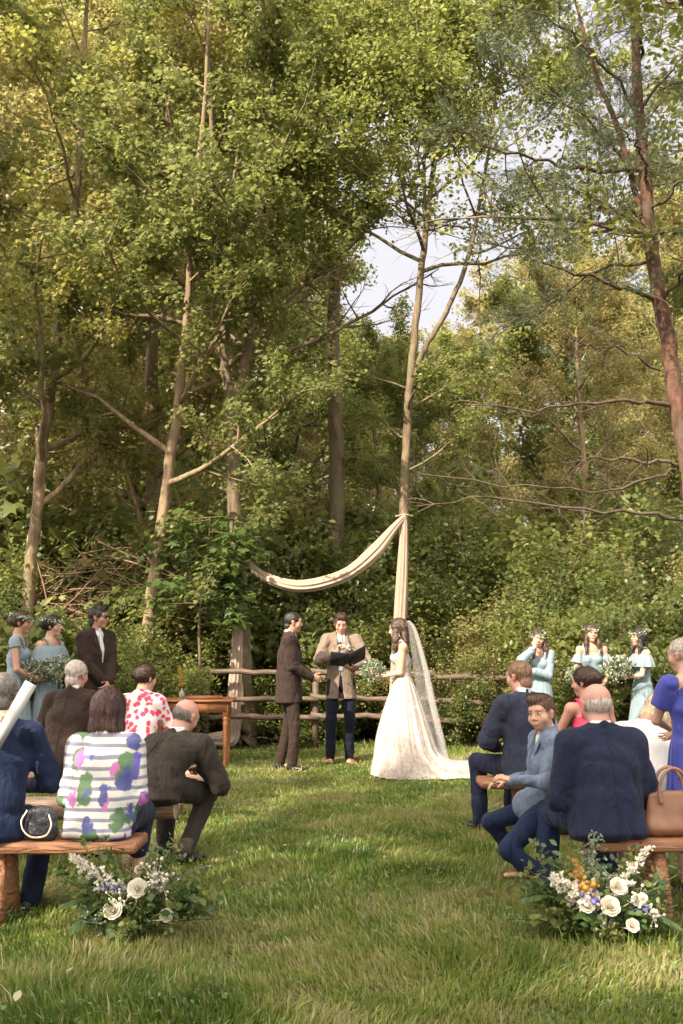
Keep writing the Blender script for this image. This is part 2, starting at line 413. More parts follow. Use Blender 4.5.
# ------------------------------------------------------------------ trees
class Tree:
    def __init__(s, seed, leaf=L_OVAL, lsize=.09, perc=12, tilt=.6):
        s.rg = np.random.default_rng(seed); s.w = MB(); s.lp = []; s.ld = []; s.leaf = leaf; s.ls = lsize; s.perc = perc; s.tilt = tilt
        s.ntp = []
        s.avoid = None
    def path(s, p, d, L, n, wob=.25, up=.1):
        rg = s.rg; pts = [np.array(p, float)]; d = nrm(d)
        for i in range(n):
            d = nrm(d+rg.normal(0, wob, 3)/math.sqrt(n)*1.2+V3(0, 0, up/n)); pts.append(pts[-1]+d*L/n)
        return np.array(pts)
    def trunk(s, pts, sides=12, n=None, flare=True):
        """pts rows (x,y,z,r)"""
        P = smooth_path(pts, n or len(pts)*7)
        jit = s.rg.normal(0, 1, (len(P), 2)); P[1:-1, :2] += jit[1:-1]*P[1:-1, 3:4]*.12
        s.w.tube(P[:, :3], P[:, 3], sides); return P
    def limb(s, p, d, L, r, lv, kids=(9, 8), up=.25, sub=(.42, .35), start=.25, leafy=True, bare=0.):
        """lv 2: limb -> branches -> twigs; lv 1: branch -> twigs; lv 0: twig with leaves"""
        rg = s.rg
        n = (3, 5, 8)[lv]; P = s.path(p, d, L, n, (.35, .35, .3)[lv], up)
        rad = r*(1-np.linspace(0, 1, n+1)*.82)
        if r > .004: s.w.tube(P, rad, (3, 4, 6)[lv], cap=False)
        T = np.linspace(0, 1, n+1)
        def pt(t):
            k = min(int(t*n), n-1); u = t*n-k; return P[k]*(1-u)+P[k+1]*u, nrm(P[k+1]-P[k])
        if lv == 0:
            if not leafy: return
            m = s.perc; ts = rg.uniform(.1, 1.08, m)
            k = np.minimum((ts*n).astype(int), n-1); u = (ts*n-k)[:, None]; q = P[k]*(1-u)+P[k+1]*u
            s.lp.append(q+rg.normal(0, .45*s.ls+.045, (m, 3))); dd = rg.normal(0, 1, (m, 3)); dd[:, 2] -= .3
            s.ld.append(dd+.8*nrm(P[-1]-P[0]))
            return
        K = kids[2-lv] if len(kids) > 2-lv else kids[-1]
        for i in range(K):
            t = start+(1-start)*(i+rg.uniform(0, 1))/K
            q, tn = pt(min(t, 1)); a = rg.uniform(0, 2*np.pi)
            e1 = nrm(np.cross(tn, V3(.3, .2, 1))); e2 = np.cross(tn, e1)
            out = e1*math.cos(a)+e2*math.sin(a); out[2] *= .55
            dd = nrm(tn*rg.uniform(.35, .9)+out*rg.uniform(.6, 1.1))
            if rg.uniform() < bare: continue
            if s.avoid is not None and s.avoid(q): continue
            s.limb(q, dd, L*sub[2-lv]*rg.uniform(.65, 1.2)*(1.1-.5*t), r*.45*(1.1-.5*t), lv-1, kids, up*.6, sub, .12, leafy)
    def crown(s, P, z0, nl, L, kids=(9, 8), r=.05, bias=(0, 0), rise=.35, spread=.7, z1=None):
        """limbs off a trunk path between height z0 and the top"""
        rg = s.rg; zz = P[:, 2]; idx = np.where((zz > z0) & (zz < (z1 or 1e9)))[0]
        for i in range(nl):
            k = idx[min(len(idx)-1, int((i+rg.uniform(0, 1))/nl*len(idx)))]
            t = (zz[k]-z0)/max(.1, zz[-1]-z0); a = i*2.4+rg.uniform(-.6, .6)
            d = V3(math.cos(a)+bias[0], math.sin(a)+bias[1], rise+.5*t)
            s.limb(P[k, :3], d, L*(1.1-spread*t*.6)*rg.uniform(.75, 1.2), min(r, P[k, 3]*.6)*(1.1-.5*t), 2, kids)
    def build(s, name, bark, leafm, label, cat, group=None, loc=(0, 0, 0), rz=0., cut=None):
        root = empty(name, loc, rz, label, cat, group)
        s.w.build('trunk', bark, root)
        if s.lp:
            p = np.concatenate(s.lp); d = np.concatenate(s.ld)
            if cut is not None:
                k = cut(p); p, d = p[k], d[k]
            # light and dark clumps: leaf tone drifts over the crown as well as leaf by leaf
            tone = np.clip(.5*vnoise(p*1.4, 5)+.5*s.rg.uniform(0, 1, len(p)), 0, 1)
            v, f, r = leaves_mesh(p, s.ls, s.rg, s.leaf, s.tilt, d, tone)
            mk('crown', v, f, leafm, root, smooth=False, attrs=r)
        s.root = root
        print(name, sum(map(len, s.lp)), 'leaves')
        return root

def path_px(pts, base):
    """trunk line given where it passes in the photo at a real distance; rows (px, py, dist, radius) -> local coordinates"""
    return np.array([np.r_[at(a, b, y)-np.array(base), r] for a, b, y, r in pts])

def sky_gap(base):
    """the real opening between the crowns of the two clumps of trees, above the path"""
    base = np.array(base)
    def f(p):
        q = p+base; yy = q[:, 1]
        u = q[:, 0]/yy; w = (q[:, 2]-CAMZ)/yy
        # horizontal angle u, vertical tangent w: an irregular opening
        e = ((u-.054)/.080)**2+((w-.362)/.068)**2
        e2 = ((u-.15)/.10)**2+((w-.46)/.13)**2
        r = np.random.default_rng(1).uniform(0, 1, len(p))
        n = vnoise(np.c_[u*26, w*26, yy*.3], 3)
        return (e > 1.25+.9*(n-.5)*2) & ~((e2 < 1.1) & (r < .45))
    return f

def big_trees():
    G = 'tall maples standing around the ceremony'
    # T1: leaning tan trunk at far left
    b = at(22, 735, 15.0); b[2] = 0
    t = Tree(11, L_MAPLE, .066, 21, .75)
    P = t.trunk(path_px([(22, 735, 15.0, 0.120), (28, 600, 14.9, 0.096), (36, 520, 14.8, 0.088), (45, 430, 14.7, 0.080), (62, 310, 14.6, 0.068), (78, 180, 14.5, 0.052), (84, 60, 14.4, 0.040), (90, -60, 14.3, 0.020)], b))
    t.crown(P, 3.2, 19, 3.2, (9, 8))
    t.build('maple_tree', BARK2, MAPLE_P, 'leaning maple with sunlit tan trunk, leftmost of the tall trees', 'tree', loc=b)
    # T2: curved trunk that forks, behind the groomsman
    b = at(140, 735, 14.2); b[2] = 0
    t = Tree(12, L_MAPLE, .066, 21, .75)
    P = t.trunk(path_px([(140, 740, 14.2, 0.118), (147, 640, 14.2, 0.097), (158, 550, 14.1, 0.083), (170, 460, 14.0, 0.076), (179, 395, 14.0, 0.069), (187, 310, 13.9, 0.052), (193, 210, 13.8, 0.041), (205, 100, 13.6, 0.031), (210, -40, 13.5, 0.014)], b))
    P2 = t.trunk(path_px([(178, 402, 14.0, 0.052), (200, 365, 14.1, 0.045), (222, 310, 14.3, 0.038), (228, 230, 14.4, 0.028), (240, 130, 14.6, 0.014)], b), 8)
    t.crown(P, 3.4, 12, 2.8, (9, 8)); t.crown(P2, 5.5, 6, 2.2, (8, 7), r=.03)
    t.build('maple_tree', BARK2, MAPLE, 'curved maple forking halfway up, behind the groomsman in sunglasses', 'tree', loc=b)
    # T3: straight trunk carrying the left end of the drape, forks in two
    b = at(246, 742, 14.6); b[2] = 0
    t = Tree(13, L_MAPLE, .070, 20, .75)
    P = t.trunk(path_px([(246, 742, 14.6, 0.182), (246, 725, 14.6, 0.141), (243, 650, 14.5, 0.121), (238, 560, 14.4, 0.112), (234, 470, 14.3, 0.108), (234, 400, 14.2, 0.108)], b), 14)
    Pa = t.trunk(path_px([(233, 405, 14.2, 0.079), (224, 360, 14.2, 0.071), (221, 300, 14.2, 0.063), (214, 200, 14.1, 0.050), (210, 90, 14.0, 0.033), (200, -60, 13.9, 0.017)], b), 9)
    Pb = t.trunk(path_px([(236, 405, 14.2, 0.083), (246, 360, 14.1, 0.071), (252, 310, 14.1, 0.066), (262, 220, 14.0, 0.058), (270, 120, 13.8, 0.046), (284, -10, 13.6, 0.025)], b), 9)
    t.crown(Pa, 5.3, 9, 2.6, (9, 8), bias=(-.2, -.2)); t.crown(Pb, 5.3, 11, 2.7, (9, 8), bias=(.25, -.2))
    # low sprays of big leaves in front of the trunk, over the drape
    for (px, py, Y, dx, dy) in ((236, 520, 14.3, -1, -.9), (236, 535, 14.3, .2, -1), (240, 500, 14.3, 1, -.8), (238, 550, 14.35, -.5, -.8), (236, 478, 14.3, .9, -.4)):
        t.limb(at(px, py, Y)-b, (dx, dy, .12), 1.25, .016, 1, (0, 9), up=-.15, sub=(.42, .42))
    t.build('maple_tree', BARK, MAPLE, 'straight dark maple forking into two stems, left support of the fabric drape', 'tree', loc=b, cut=sky_gap(b))
    # T4: slim trunk carrying the right end of the drape
    b = at(404, 742, 14.2); b[2] = 0
    t = Tree(14, L_OVAL, .072, 22, .7)
    P = t.trunk(path_px([(404, 742, 14.2, 0.105), (403, 640, 14.2, 0.070), (404, 520, 14.1, 0.066), (407, 430, 14.1, 0.062), (410, 385, 14.0, 0.059), (417, 310, 14.0, 0.052), (426, 230, 13.9, 0.045), (436, 150, 13.8, 0.035), (452, 70, 13.6, 0.025), (470, -30, 13.4, 0.014)], b), 12)
    Pb = t.trunk(path_px([(410, 385, 14.0, 0.045), (424, 350, 14.0, 0.042), (446, 312, 13.9, 0.036), (467, 262, 13.8, 0.033), (482, 190, 13.6, 0.026), (494, 110, 13.4, 0.020), (500, 20, 13.2, 0.011)], b), 8)
    Pc = t.trunk(path_px([(426, 235, 13.9, 0.028), (424, 160, 13.8, 0.025), (428, 80, 13.6, 0.017), (420, -20, 13.4, 0.008)], b), 7)
    t.crown(P, 6.6, 19, 2.8, (9, 8)); t.crown(Pb, 7.0, 13, 2.2, (9, 7), r=.02, bias=(.2, 0)); t.crown(Pc, 7.0, 12, 2.5, (9, 8), r=.02, bias=(-.3, 0))
    t.crown(P, 3.6, 5, 1.8, (6, 6), r=.02, z1=5.2)
    t.build('slim_tree', BARK, GREEN, 'slim forking tree behind the bride, right support of the fabric drape', 'tree', loc=b, cut=sky_gap(b))
big_trees()
def young_maple():
    b = V3(gx(196, 14.0), 14.0, 0); t = Tree(18, L_MAPLE, .135, 9, .35)
    P = t.trunk([(0, 0, -.05, .03), (.05, -.02, .9, .025), (.02, .03, 1.8, .018), (.12, 0, 2.6, .010), (.15, -.02, 3.2, .005)], 7)
    for i in range(15):
        z = 1.7+1.4*i/15; a = (-.2, .5, -.9, 2.6, .1, 3.6, -.5, .9)[i % 8]+t.rg.normal(0, .3); k = int(np.argmin(np.abs(P[:, 2]-z)))
        t.limb(P[k, :3], (math.cos(a), math.sin(a)*.6-.25, .1), t.rg.uniform(.6, 1.1)*(.72 if math.cos(a) > 0 else 1), .009, 1, (0, 6), up=-.1, sub=(.42, .36))
    t.build('young_maple', TWIG, m_leaf('broad_maple_leaf', [(.05, .085, .022), (.085, .13, .035), (.125, .175, .05)], trans=.5), 'young maple with broad dark green leaves overhanging the left end of the drape', 'sapling', loc=b)
young_maple()
def side_trees():
    # their trunks stand outside the picture, their crowns reach into its top corners
    for sd, base, top, zc, L, lf, ls, lm, lab in ((15, (4.6, 9.0), 11.5, 5.0, 4.1, L_OVAL, .078, GREEN, 'leafy tree beyond the right edge with its crown above the pine'),
                                        (16, (-7.2, 12.4), 12, 4.5, 3.2, L_MAPLE, .10, MAPLE, 'maple beyond the left edge with its crown reaching into the top left corner'),
                                        (17, (-.25, 17.0), 13.6, 8.6, 3.2, L_OVAL, .11, GREEN, 'tall leafy tree behind the gap with its crown at the top middle')):
        b = V3(base[0], base[1], 0); t = Tree(sd, lf, ls, 18, .7)
        P = t.trunk([(0, 0, -.1, .18), (-.15*np.sign(base[0]), .1, top*.3, .14), (.1, .2, top*.6, .10), (0, 0, top*.85, .05), (0, 0, top, .02)], 12)
        t.crown(P, zc, 26, L, (9, 8), rise=.25, bias=(-.45*np.sign(base[0])*(abs(base[0]) > 3), 0))
        t.build('leafy_tree', BARK, lm, lab, 'tree', loc=b, cut=sky_gap(b))
side_trees()

def pine():
    b = at(712, 800, 10.6); b[2] = 0
    t = Tree(21)
    P = t.trunk(path_px([(716, 790, 10.6, 0.120), (705, 640, 10.6, 0.106), (692, 500, 10.6, 0.095), (674, 380, 10.5, 0.088), (658, 290, 10.4, 0.077), (648, 220, 10.3, 0.071), (642, 140, 10.2, 0.060), (636, 60, 10.1, 0.049), (632, -60, 10, 0.035)], b), 14)
    P2 = t.trunk(path_px([(654, 262, 10.35, 0.035), (620, 135, 10.2, 0.032), (598, 80, 10.1, 0.025), (575, 0, 10.0, 0.014)], b)[[0, 1, 2, 3]], 7)
    rg = t.rg; W_ = MB(); tips = []
    def bough(pts, r0, tw=10, nd=.5, tl=.7):
        """long bough with dead side twigs; rows (px,py,dist)"""
        Q = smooth_path([at(*p)-b for p in pts], 16); n = len(Q)
        Q[1:-1] += rg.normal(0, .02, (n-2, 3))
        W_.tube(Q, np.linspace(r0, .005, n), 6, cap=False)
        for i in range(tw):
            t_ = .2+.8*(i+rg.uniform())/tw; k = min(n-2, int(t_*(n-1))); d = nrm(Q[k+1]-Q[k])
            dd = nrm(d*rg.uniform(.3, .9)+V3(*rg.normal(0, .6, 3))+V3(0, 0, -.1))
            L = tl*rg.uniform(.5, 1.3)*(1.15-.6*t_)
            q = t.path(Q[k], dd, L, 4, .4, .1); W_.tube(q, np.linspace(r0*.28, .0025, 5), 4, cap=False)
            for j in range(2):
                kk = rg.integers(1, 4); e = nrm(nrm(q[kk]-q[kk-1])+rg.normal(0, .7, 3)); qq = t.path(q[kk], e, L*.5, 3, .4, .1)
                W_.tube(qq, np.linspace(.004, .002, 4), 3, cap=False)
                if rg.uniform() < nd: tips.append((qq[-1], e)); tips.append((qq[-2], e))
            if rg.uniform() < nd: tips.append((q[-1], dd)); tips.append((q[2], dd))
    # bare lower boughs reaching left over the lawn's edge
    bough([(668, 405, 10.5), (640, 400, 10.3), (590, 404, 10.2), (530, 408, 10.1), (465, 405, 10.0)], .028, 12, .05)
    bough([(676, 465, 10.5), (640, 461, 10.4), (600, 458, 10.3), (560, 462, 10.2)], .024, 8, .0)
    bough([(684, 520, 10.6), (640, 512, 10.4), (580, 510, 10.2), (520, 502, 10.0), (470, 497, 9.9), (418, 512, 9.8)], .022, 16, .0, .9)
    bough([(676, 470, 10.5), (650, 478, 10.1), (600, 492, 9.8), (520, 486, 9.6), (420, 474, 9.6)], .016, 9, .0, .6)
    bough([(654, 300, 10.4), (620, 288, 10.2), (570, 272, 10.0), (520, 250, 9.9), (480, 243, 9.8)], .026, 14, .35)
    bough([(650, 220, 10.3), (600, 205, 10.1), (560, 240, 10.0), (520, 285, 9.9)], .020, 10, .4)
    bough([(644, 170, 10.2), (590, 170, 10.0), (540, 160, 9.8), (490, 145, 9.7), (450, 130, 9.6)], .026, 16, .6)
    bough([(660, 370, 10.4), (620, 350, 10.2), (590, 345, 10.0), (560, 330, 9.9)], .016, 8, .3)
    bough([(646, 200, 10.3), (600, 130, 10.0), (540, 90, 9.7), (480, 60, 9.5)], .022, 16, .9)
    bough([(640, 120, 10.2), (600, 60, 9.9), (550, 20, 9.6), (500, 5, 9.4)], .020, 14, 1)
    bough([(650, 215, 10.3), (680, 180, 9.9), (720, 150, 9.6)], .022, 12, 1)
    bough([(660, 300, 10.4), (700, 260, 9.9), (740, 240, 9.4)], .022, 12, 1)
    bough([(640, 110, 10.2), (680, 60, 9.9), (720, 30, 9.5)], .02, 12, 1)
    bough([(646, 180, 10.2), (640, 150, 9.6), (620, 130, 9.0)], .02, 12, 1)
    bough([(646, 230, 10.2), (610, 210, 10.9), (560, 190, 11.6), (500, 200, 12.2)], .02, 16, .7)
    bough([(652, 260, 10.3), (600, 270, 11.0), (540, 310, 11.8), (490, 330, 12.4)], .02, 16, .8)
    bough([(640, 130, 10.2), (610, 110, 11.0), (570, 60, 11.8)], .02, 14, 1)
    bough([(640, 60, 10.2), (640, 10, 9.6), (600, -30, 9.2)], .02, 14, 1)
    root = empty('pine_tree', b, 0, 'pine with orange scaly trunk and long bare boughs at the right edge', 'tree')
    t.w.build('trunk', PINEB, root); W_.build('boughs', m_bark('bough_bark', (.03, .019, .012), (.105, .065, .042), (.08, .062, .04)), root)
    # needle tufts
    T = np.array([a for a, _ in tips]); D = np.array([nrm(d) for _, d in tips])
    rep = 3; T = np.repeat(T, rep, 0)+rg.normal(0, .07, (len(T)*rep, 3)); D = np.repeat(D, rep, 0)
    m = 24; n = len(T)
    d = nrm_rows(D[:, None]*.8+rg.normal(0, .7, (n, m, 3))); s = np.cross(d, rg.normal(0, 1, (n, m, 3))); s = nrm_rows(s)
    L = rg.uniform(.05, .09, (n, m, 1)); w = .0022; o = T[:, None]+D[:, None]*rg.uniform(-.07, .05, (n, m, 1))
    V = np.stack([o-s*w, o+s*w, o+d*L], 2).reshape(-1, 3)
    F = np.arange(n*m*3).reshape(-1, 3)
    mk('crown', V, F, NEED, root, smooth=False, attrs=np.repeat(rg.uniform(0, 1, n), m))
    print('pine tufts', n)
def nrm_rows(a): return a/np.maximum(1e-9, np.linalg.norm(a, axis=-1, keepdims=True))
pine()

# ------------------------------------------------------------------ the wood behind
def wood():
    rg = np.random.default_rng(50)
    protos = []
    specs = [(31, L_OVAL, .10, GREEN, BARK, 11, 'broadleaf_tree'), (32, L_OVAL, .095, PALE, BARK2, 12, 'broadleaf_tree'), (33, L_SMALL, .10, GREEN, BARK, 9, 'broadleaf_tree'), (34, L_SMALL, .105, PALE, BIRCH, 11, 'birch_tree')]
    for sd, lf, ls, lm, bk, H, nm in specs:
        t = Tree(sd, lf, ls, 20, .8)
        P = t.trunk([(0, 0, -.2, .17), (.1, .05, H*.25, .14), (-.05, .15, H*.55, .10), (.15, 0, H*.85, .05), (.1, 0, H, .02)], 9)
        t.crown(P, H*.14, 24, H*.27, (9, 8), rise=.4)
        r = t.build(nm, bk, lm, 'x', 'tree')
        protos.append((r, children(r), H))
    def put(k, x, y, h, rz, label, group, first=[True]*4):
        r, kids, H = protos[k]
        if first[k]: c = r; first[k] = False
        else: c = copy_tree(r, kids)
        s = h/H; c.location = (x, y, 0); c.rotation_euler = (0, 0, rz); c.scale = (s, s, s)
        c['label'] = label; c['category'] = 'tree'; c['group'] = group
        return c
    lab = {0: 'green broadleaf tree in the wood behind the clearing', 1: 'pale yellow-green broadleaf tree in the wood behind the clearing',
           2: 'small-leaved green tree in the wood behind the clearing', 3: 'birch with pale trunk in the wood behind the clearing'}
    rows = [(17.8, -7.5, 7.8, 3.3, (9, 11)), (22.5, -9.5, 9.8, 3.2, (11, 13.5)), (29, -12, 12.5, 3.0, (13.5, 16.5)), (37, -16, 16, 3.2, (16, 20)), (48, -20, 21, 3.6, (18, 24))]
    for (Y, x0, x1, st, hh) in rows:
        x = x0+rg.uniform(0, 1)
        while x < x1:
            y = Y+rg.uniform(-1.6, 1.6); h = rg.uniform(*hh); u = x/y
            if u < -.02 and Y < 30: h *= 1.22
            # the wood is lower where the sky shows over the path
            if -.02 < u < .16: h = min(h, 1.45+y*rg.uniform(.235, .285))
            elif .16 <= u < .36: h = min(h, 1.45+y*rg.uniform(.29, .40))
            k = int(rg.choice([0, 1, 2, 3], p=[.34, .24, .28, .14]))
            if y > 24: k = int(rg.choice([0, 1, 2, 3], p=[.2, .42, .15, .23]))
            put(k, x, y, h, rg.uniform(0, 6.28), lab[k], ['green broadleaf trees of the wood', 'pale broadleaf trees of the wood', 'small-leaved trees of the wood', 'birches of the wood'][k])
            x += st*rg.uniform(.75, 1.3)
    # trees behind the photographer: they shade the lawn
    for (x, y, h, k) in ((-7.6, -5.2, 11.5, 0), (-3.4, -6.4, 11.5, 2), (.8, -6.2, 11.5, 0), (-11.8, -2.0, 11.5, 2), (-9.6, 3.4, 9.5, 0), (4.6, -5.2, 11, 2),
                         (-6.6, -.6, 9.5, 2), (-14.5, .5, 11.5, 2)):
        put(k, x, y, h, rg.uniform(0, 6.28), 'tall broadleaf tree behind the photographer, out of the picture', 'trees that shade the lawn')
wood()

def shrubs():
    rg = np.random.default_rng(60); protos = []
    for sd, lf, ls, lm, nm in ((41, L_OVAL, .062, DARKL, 'shrub'), (42, L_MAPLE, .105, MAPLE, 'maple_sapling'), (43, L_OVAL, .072, GREEN, 'shrub'), (44, L_SMALL, .05, PALE, 'shrub')):
        t = Tree(sd, lf, ls, 15, .7)
        for i in range(9):
            a = i*2.4+rg.uniform(-.4, .4)
            t.limb((.1*math.cos(a), .1*math.sin(a), -.03), (math.cos(a)*rg.uniform(.2, .9), math.sin(a)*rg.uniform(.2, .9), 1), rg.uniform(1.3, 2.1), .014, 2, (9, 8), up=.05, sub=(.42, .42), start=.12)
        r = t.build(nm, TWIG, lm, 'x', 'shrub'); protos.append((r, children(r)))
    used = [False]*4
    lab = ['dark green leafy shrub at the edge of the wood', 'maple sapling with broad green leaves at the edge of the wood', 'mid green oval-leaved shrub at the edge of the wood', 'pale small-leaved shrub at the edge of the wood']
    grp = ['dark shrubs of the wood edge', 'maple saplings of the wood edge', 'green shrubs of the wood edge', 'pale shrubs of the wood edge']
    def put(k, x, y, s, label=None):
        r, kids = protos[k]
        c = r if not used[k] else copy_tree(r, kids)
        used[k] = True; sz = s*rg.uniform(.9, 1.15)
        c.location = (x, y, 0); c.rotation_euler = (0, 0, rg.uniform(0, 6.28)); c.scale = (s, s, sz)
        c['label'] = label or lab[k]; c['category'] = 'sapling' if k == 1 else 'shrub'; c['group'] = grp[k]
    for (Y, st, s0, s1) in ((14.9, .95, .55, .9), (15.8, 1.0, .9, 1.35), (16.9, 1.2, 1.3, 1.9), (18.6, 1.5, 1.7, 2.3)):
        x = -Y*.40
        while x < Y*.42:
            y = Y+rg.uniform(-.35, .35); k = int(rg.choice([0, 1, 2, 3], p=[.38, .24, .26, .12]))
            if Y < 15.5 and (abs(x+1.4) < .4 or abs(x-.9) < .35): x += .5; continue
            put(k, x, y, rg.uniform(s0, s1)); x += st*rg.uniform(.75, 1.3)
    # nearer growth at the left behind the bridesmaids and at the right
    for (px, Y, s, k) in ((0, 13.6, 1.0, 0), (45, 13.7, .9, 1), (110, 13.4, .8, 0), (160, 13.6, .7, 2), (470, 14.3, .62, 0), (520, 14.0, .75, 3), (560, 13.9, .95, 2), (605, 13.8, 1.0, 0), (650, 13.8, 1.0, 1), (700, 13.5, 1.1, 0), (-40, 13.2, 1.2, 1)):
        put(k, gx(px, Y), Y, s)
shrubs()
# ------------------------------------------------------------------ distance-field modelling
def nrm_rows(a): return a/np.maximum(1e-9, np.linalg.norm(a, axis=-1, keepdims=True))
class Field:
    def __init__(s, lo, hi, h):
        s.h = h; s.lo = np.array(lo, float)-2*h
        n = np.ceil((np.array(hi)-s.lo)/h).astype(int)+3
        s.ax = [(s.lo[i]+h*np.arange(n[i])).astype(np.float32) for i in range(3)]
        s.d = np.full(n, .3, np.float32)
    def _sub(s, lo, hi):
        sl = []
        for i in range(3):
            a = int(np.clip(np.floor((lo[i]-s.lo[i])/s.h), 0, len(s.ax[i])-1)); b = int(np.clip(np.ceil((hi[i]-s.lo[i])/s.h)+1, a+1, len(s.ax[i])))
            sl.append(slice(a, b))
        return tuple(sl)
    def ec(s, a, b, r0, r1=None, k=.015, u=None, sub=False, cap=None):
        """tapered capsule; r = radius or (half width along u, half depth)"""
        a = np.array(a, float); b = np.array(b, float); r1 = r0 if r1 is None else r1
        R0 = (r0, r0) if np.isscalar(r0) else r0; R1 = (r1, r1) if np.isscalar(r1) else r1
        m = max(*R0, *R1, cap or 0)+k+3*s.h
        sl = s._sub(np.minimum(a, b)-m, np.maximum(a, b)+m)
        X = s.ax[0][sl[0]][:, None, None]-np.float32(a[0]); Y = s.ax[1][sl[1]][None, :, None]-np.float32(a[1]); Z = s.ax[2][sl[2]][None, None]-np.float32(a[2])
        t = b-a; L = float(np.linalg.norm(t)); t = t/L if L > 1e-6 else V3(0, 0, 1); t = t.astype(np.float32)
        S = X*t[0]+Y*t[1]+Z*t[2]; q = np.clip(S, 0, L); w = q/max(L, 1e-6)
        P2 = X*X+Y*Y+Z*Z
        iso = np.isscalar(r0) and np.isscalar(r1) and cap is None
        if iso:
            d = np.sqrt(np.maximum(P2-S*S, 0)+(S-q)**2)-(R0[0]+(R1[0]-R0[0])*w)
        else:
            u = V3(1, 0, 0) if u is None else np.array(u, float)
            u = nrm(u-t*np.dot(u, t)).astype(np.float32)
            du = X*u[0]+Y*u[1]+Z*u[2]
            dw2 = np.maximum(P2-S*S-du*du, 0); A = R0[0]+(R1[0]-R0[0])*w; B = R0[1]+(R1[1]-R0[1])*w
            C = cap if cap else np.minimum(A, B)
            e = np.sqrt(du*du/A**2+dw2/B**2+(S-q)**2/C**2); g = np.sqrt(du*du/A**4+dw2/B**4+(S-q)**2/C**4); d = np.where(g > .05/np.maximum(A, B), e*(e-1)/np.maximum(g, 1e-4), -np.minimum(A, B))
        s._mix(sl, d, k, sub); return s
    def el(s, c, rad, M=None, k=.012, sub=False):
        c = np.array(c, float); rad = np.array(rad, float)*np.ones(3); m = max(rad)+k+3*s.h
        sl = s._sub(c-m, c+m)
        X = s.ax[0][sl[0]][:, None, None]-np.float32(c[0]); Y = s.ax[1][sl[1]][None, :, None]-np.float32(c[1]); Z = s.ax[2][sl[2]][None, None]-np.float32(c[2])
        M = np.eye(3) if M is None else M
        k2 = 0; k4 = 0
        for i in range(3):
            ax = M[:, i].astype(np.float32); w = (X*ax[0]+Y*ax[1]+Z*ax[2])/np.float32(rad[i]); k2 = k2+w**2; k4 = k4+(w/np.float32(rad[i]))**2
        e = np.sqrt(k2); g = np.sqrt(k4); d = np.where(e > .05, e*(e-1)/np.maximum(g, 1e-4), -min(rad))
        s._mix(sl, d, k, sub); return s
    def _mix(s, sl, d, k, sub):
        o = s.d[sl]
        if sub:
            d = -d; h = np.maximum(k-np.abs(o-d), 0)/k; s.d[sl] = np.maximum(o, d)+h*h*k*.25
        else:
            h = np.maximum(k-np.abs(o-d), 0)/k; s.d[sl] = np.minimum(o, d)-h*h*k*.25
    def clip(s, pt, n):
        n = nrm(n).astype(np.float32); pt = np.array(pt)
        pl = (s.ax[0][:, None, None]-np.float32(pt[0]))*n[0]+(s.ax[1][None, :, None]-np.float32(pt[1]))*n[1]+(s.ax[2][None, None]-np.float32(pt[2]))*n[2]
        s.d = np.maximum(s.d, pl); return s
    def noise(s, amp, freq, seed=0, ridge=False, stretch=(1, 1, 1), where=None):
        I = np.argwhere(np.abs(s.d) < amp*1.5+2*s.h)
        p = s.lo+I*s.h; q = p*np.array(stretch)*freq
        q = q+.35*np.c_[vnoise(q*.7, 11), vnoise(q*.7, 12), vnoise(q*.7, 13)]
        n = vnoise(q, seed)
        n = (.75*np.clip(1-np.abs(n*2-1)/.40, 0, 1)**1.4-.38+.25*(vnoise(q*.5, seed+3)-.5)) if ridge else (n*2-1)
        w = 1. if where is None else where(p)
        s.d[I[:, 0], I[:, 1], I[:, 2]] += (amp*n*w).astype(np.float32); return s
    def extract(s):
        ins = s.d < 0; I = np.argwhere(ins)
        if not len(I): return np.zeros((3, 3)), np.array([[0, 1, 2, 2]])
        a = np.maximum(I.min(0)-2, 0); b = I.max(0)+3
        d = s.d[a[0]:b[0], a[1]:b[1], a[2]:b[2]]; ins = d < 0; n = np.array(d.shape)
        c = np.zeros(n-1, np.uint8)
        for x in (0, 1):
            for y in (0, 1):
                for z in (0, 1): c += ins[x:n[0]-1+x, y:n[1]-1+y, z:n[2]-1+z]
        C = np.argwhere((c > 0) & (c < 8)); idm = np.full(n-1, -1, np.int32); idm[C[:, 0], C[:, 1], C[:, 2]] = np.arange(len(C))
        acc = np.zeros((len(C), 3)); cnt = np.zeros(len(C))
        for x in range(8):
            for axn in range(3):
                p0 = np.array([(x >> 0) & 1, (x >> 1) & 1, (x >> 2) & 1])
                if p0[axn]: continue
                p1 = p0.copy(); p1[axn] = 1
                A = d[tuple((C+p0).T)]; B = d[tuple((C+p1).T)]; m = (A < 0) != (B < 0)
                t = np.where(m, A/np.where(m, A-B, 1), 0)
                pos = C+p0+0.; pos[:, axn] += t; acc[m] += pos[m]; cnt[m] += 1
        v = acc/np.maximum(cnt, 1)[:, None]
        F = []
        for axn in range(3):
            u, w = [(1, 2), (2, 0), (0, 1)][axn]
            sl0 = [slice(None)]*3; sl1 = [slice(None)]*3; sl0[axn] = slice(0, -1); sl1[axn] = slice(1, None)
            e = ins[tuple(sl0)] != ins[tuple(sl1)]; E = np.argwhere(e)
            E = E[(E[:, u] > 0) & (E[:, w] > 0) & (E[:, u] < n[u]-1) & (E[:, w] < n[w]-1)]
            if not len(E): continue
            o = np.zeros((4, 3), int); o[0, u] = -1; o[0, w] = -1; o[1, w] = -1; o[3, u] = -1
            q = np.stack([idm[tuple((E+o[i]).T)] for i in range(4)], 1)
            fl = ins[tuple(E.T)]; q[~fl] = q[~fl][:, ::-1]; F.append(q)
        F = np.concatenate(F); F = F[(F >= 0).all(1)]
        v = s.lo+(v+a)*s.h
